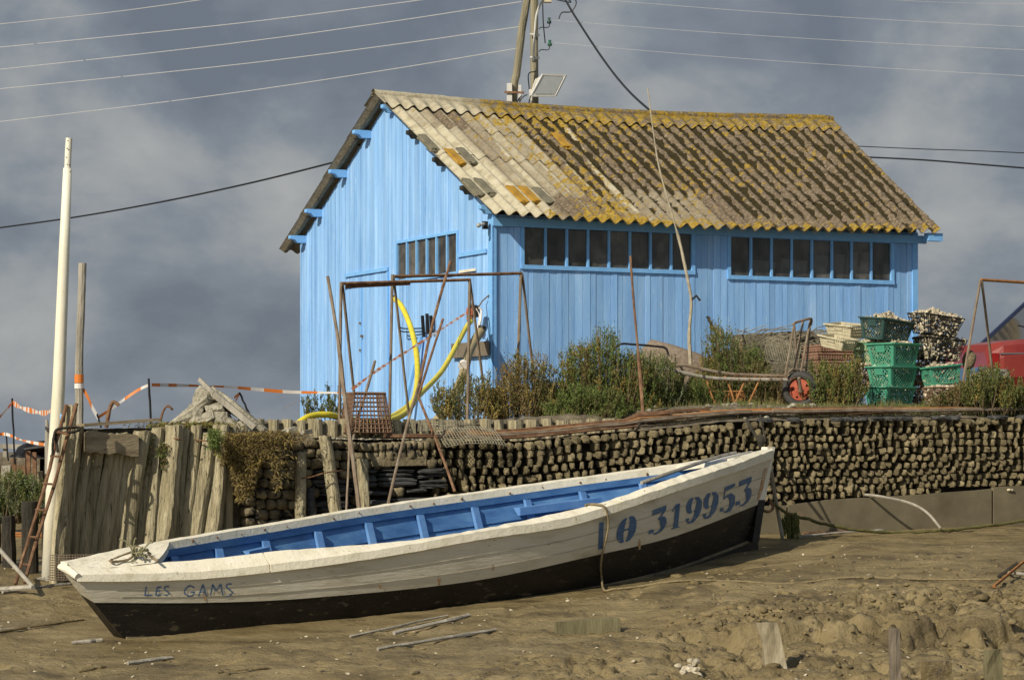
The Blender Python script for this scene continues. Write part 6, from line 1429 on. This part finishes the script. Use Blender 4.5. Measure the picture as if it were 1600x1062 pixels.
stick('short stick stuck in the mud below the stern', 200, 1035, 270, 1024, .013)
stick('long pale stick on the mud below the middle of the hull', 590, 1017, 775, 986, .012, seg_=8)
stick('thin stick closest to the hull middle', 545, 992, 700, 962, .008, seg_=6)
stick('wider pale stick end under the hull middle', 615, 988, 735, 966, .014, seg_=6)
stick('short muddy stick left of the pale ones', 340, 1048, 420, 1044, .008, MATS['mud'])
stick('tiny muddy stick at the bottom left', 125, 1045, 165, 1040, .010, MATS['mud'])
stick('long pale pole lying along the foot of the panels', 1230, 846, 1560, 818, .013, seg_=9)
stick('thin rusty pole beside the pale one at the panel foot', 1255, 840, 1500, 824, .012, rust, seg_=9)
def mpost(label, x0, y0, x1, y1, w_, mat, d=.05, lean=0, name='mud_stake', flat=.45):
    p1 = on_mud(x1, y1, -.08); Y = p1.y; top = P(x0, y0, Y-lean); b = MB(); k = w_/F*Y/2; a = Vector((1, .15, 0)).normalized()*k; c = Vector((-.15, 1, 0))*d
    j = lambda: Vector([rng.gauss(0, .004) for _ in range(3)])
    vs = []
    for t in range(6):
        q_ = p1.lerp(top, t/5); f_ = 1-.12*(t/5)
        for s1, s2 in ((-1, -1), (0, -1.15), (1, -1), (1, 1), (-1, 1)): vs.append(q_+a*s1*f_+c*s2*f_*.5+j())
    b.add(vs, [(t*5+i, t*5+(i+1) % 5, (t+1)*5+(i+1) % 5, (t+1)*5+i) for t in range(5) for i in range(5)]+[(4, 3, 2, 1, 0), tuple(25+i for i in range(5))])
    return tag(b.build(name, mat), label, 'stake', 'old stakes sticking out of the mud')
mpost('broad pale stake with a light flank sticking out of the mud', 1200, 972, 1214, 1040, 34, M('pale_stake', [(.3, (.17, .14, .085)), (.5, (.34, .29, .19)), (.75, (.50, .45, .32))], 8, (2, 2, .5), bump=.6), .07)
mpost('narrow dark split stake near the bottom right', 1397, 982, 1400, 1085, 17, MATS['grey_brown_board'], .05)
mpost('low wide stake stump at the bottom edge', 1462, 1032, 1468, 1085, 50, MATS['mud'], .1)
mpost('mossy stake at the bottom right corner', 1552, 1014, 1554, 1085, 30, M('mossy_wood', [(.3, (.11, .095, .05)), (.7, (.22, .20, .11))], 8, (2, 2, .4), bump=.7), .06)
b = MB(); b.beam(on_mud(868, 988, .015), on_mud(966, 984, .035), .10, .13, jit=.005); tag(b.build('mud_plank', MATS['mossy_wood']), 'short muddy plank lying in the mud right of the hull', 'plank')
b = MB()
for k in range(14): p = on_mud(1072+rng.uniform(-16, 18), 1047+rng.uniform(-9, 9), .01); b.blob(p, (rng.uniform(.02, .045), .025, .02), rotm(rng.uniform(-.6, .6), rng.uniform(-.6, .6), rng.uniform(0, 3)), ICO2, .2)
b.blob(on_mud(1072, 1047, .0), (.07, .05, .025), None, ICO2, .15); tag(b.build('shell_clump', shellm), 'pale oyster clump in a hole of the mud at the bottom', 'oyster clump')
for k, (p0, p1, lb) in enumerate((((1553, 936), (1608, 900), 'orange stick crossing another at the right edge'), ((1570, 908), (1612, 926), 'pale forked stick crossing the orange one'), ((1560, 912), (1590, 908), 'dark root at the crossing sticks'))):
    b = MB(); b.tube([on_mud(*p0, .02), on_mud(*p1, .09)], .013, 7, jit=.2); tag(b.build('stick', [rusto, woodg, darkwood][k]), lb, 'stick')
# scattered bits: shells and lumps on the mud, eroded edge
b = MB()
for _ in range(430):
    px = rng.uniform(-20, 1620); py = rng.uniform(860, 1070); p = on_mud(px, py, .0)
    if p.y < 22.4 and pix(p)[1] < botm(min(1180, max(160, px)))+4 and 100 < px < 1200: continue
    s_ = rng.uniform(.004, .012)*(1.7 if rng.random() < .06 else 1); b.blob(p+Vector((0, 0, s_*.3)), (s_*1.3, s_, s_*.5), rotm(rng.uniform(-.5, .5), rng.uniform(-.5, .5), rng.uniform(0, 3)), ICO1, .25)
tag(b.build('shell_fragments', shellm), 'tiny pale shell fragments scattered over the mud', kind='stuff')
b = MB()
for _ in range(1900):
    u = rng.random(); px = lerp(1030, 1640, u**.8) if rng.random() < .8 else rng.uniform(-20, 1640)
    base = lerp(985, 952, (px-1030)/600); py = base+rng.gauss(0, 9) if rng.random() < .5 else rng.uniform(880, 1066)
    if px < 1190 and py < botm(max(150, min(1180, px)))+6: continue
    p = on_mud(px, py, 0); s_ = rng.uniform(.006, .022)*(2.2 if rng.random() < .10 else 1)*(1 if px > 1000 else .6); b.blob(p-Vector((0, 0, s_*.15)), (s_*1.5, s_, s_*.6), rotm(rng.uniform(-.4, .4), 0, rng.uniform(0, 3)), ICO2 if s_ > .025 else ICO1, .22)
tag(b.build('mud_lumps', mud, smooth=True), 'small wet mud lumps scattered along the eroded step', kind='stuff')
# wire grille at the foot of the palisade and litter
netmat('rusty wire grille standing at the foot of the corner post', P(122, 886, 20.0), Vector((.42, .05, .0)), Vector((0, .0, .19)), 20, 10, .0034, mat=rustg, bulge=.0)
b = MB()
for _ in range(26): p = on_mud(rng.uniform(60, 160), rng.uniform(898, 912), .01); b.tube([p, p+Vector((rng.uniform(-.12, .12), rng.uniform(-.05, .05), rng.uniform(0, .05)))], .006, 5)
tag(b.build('twig_litter', woodg), 'broken twigs littering the mud behind the stern', kind='stuff')
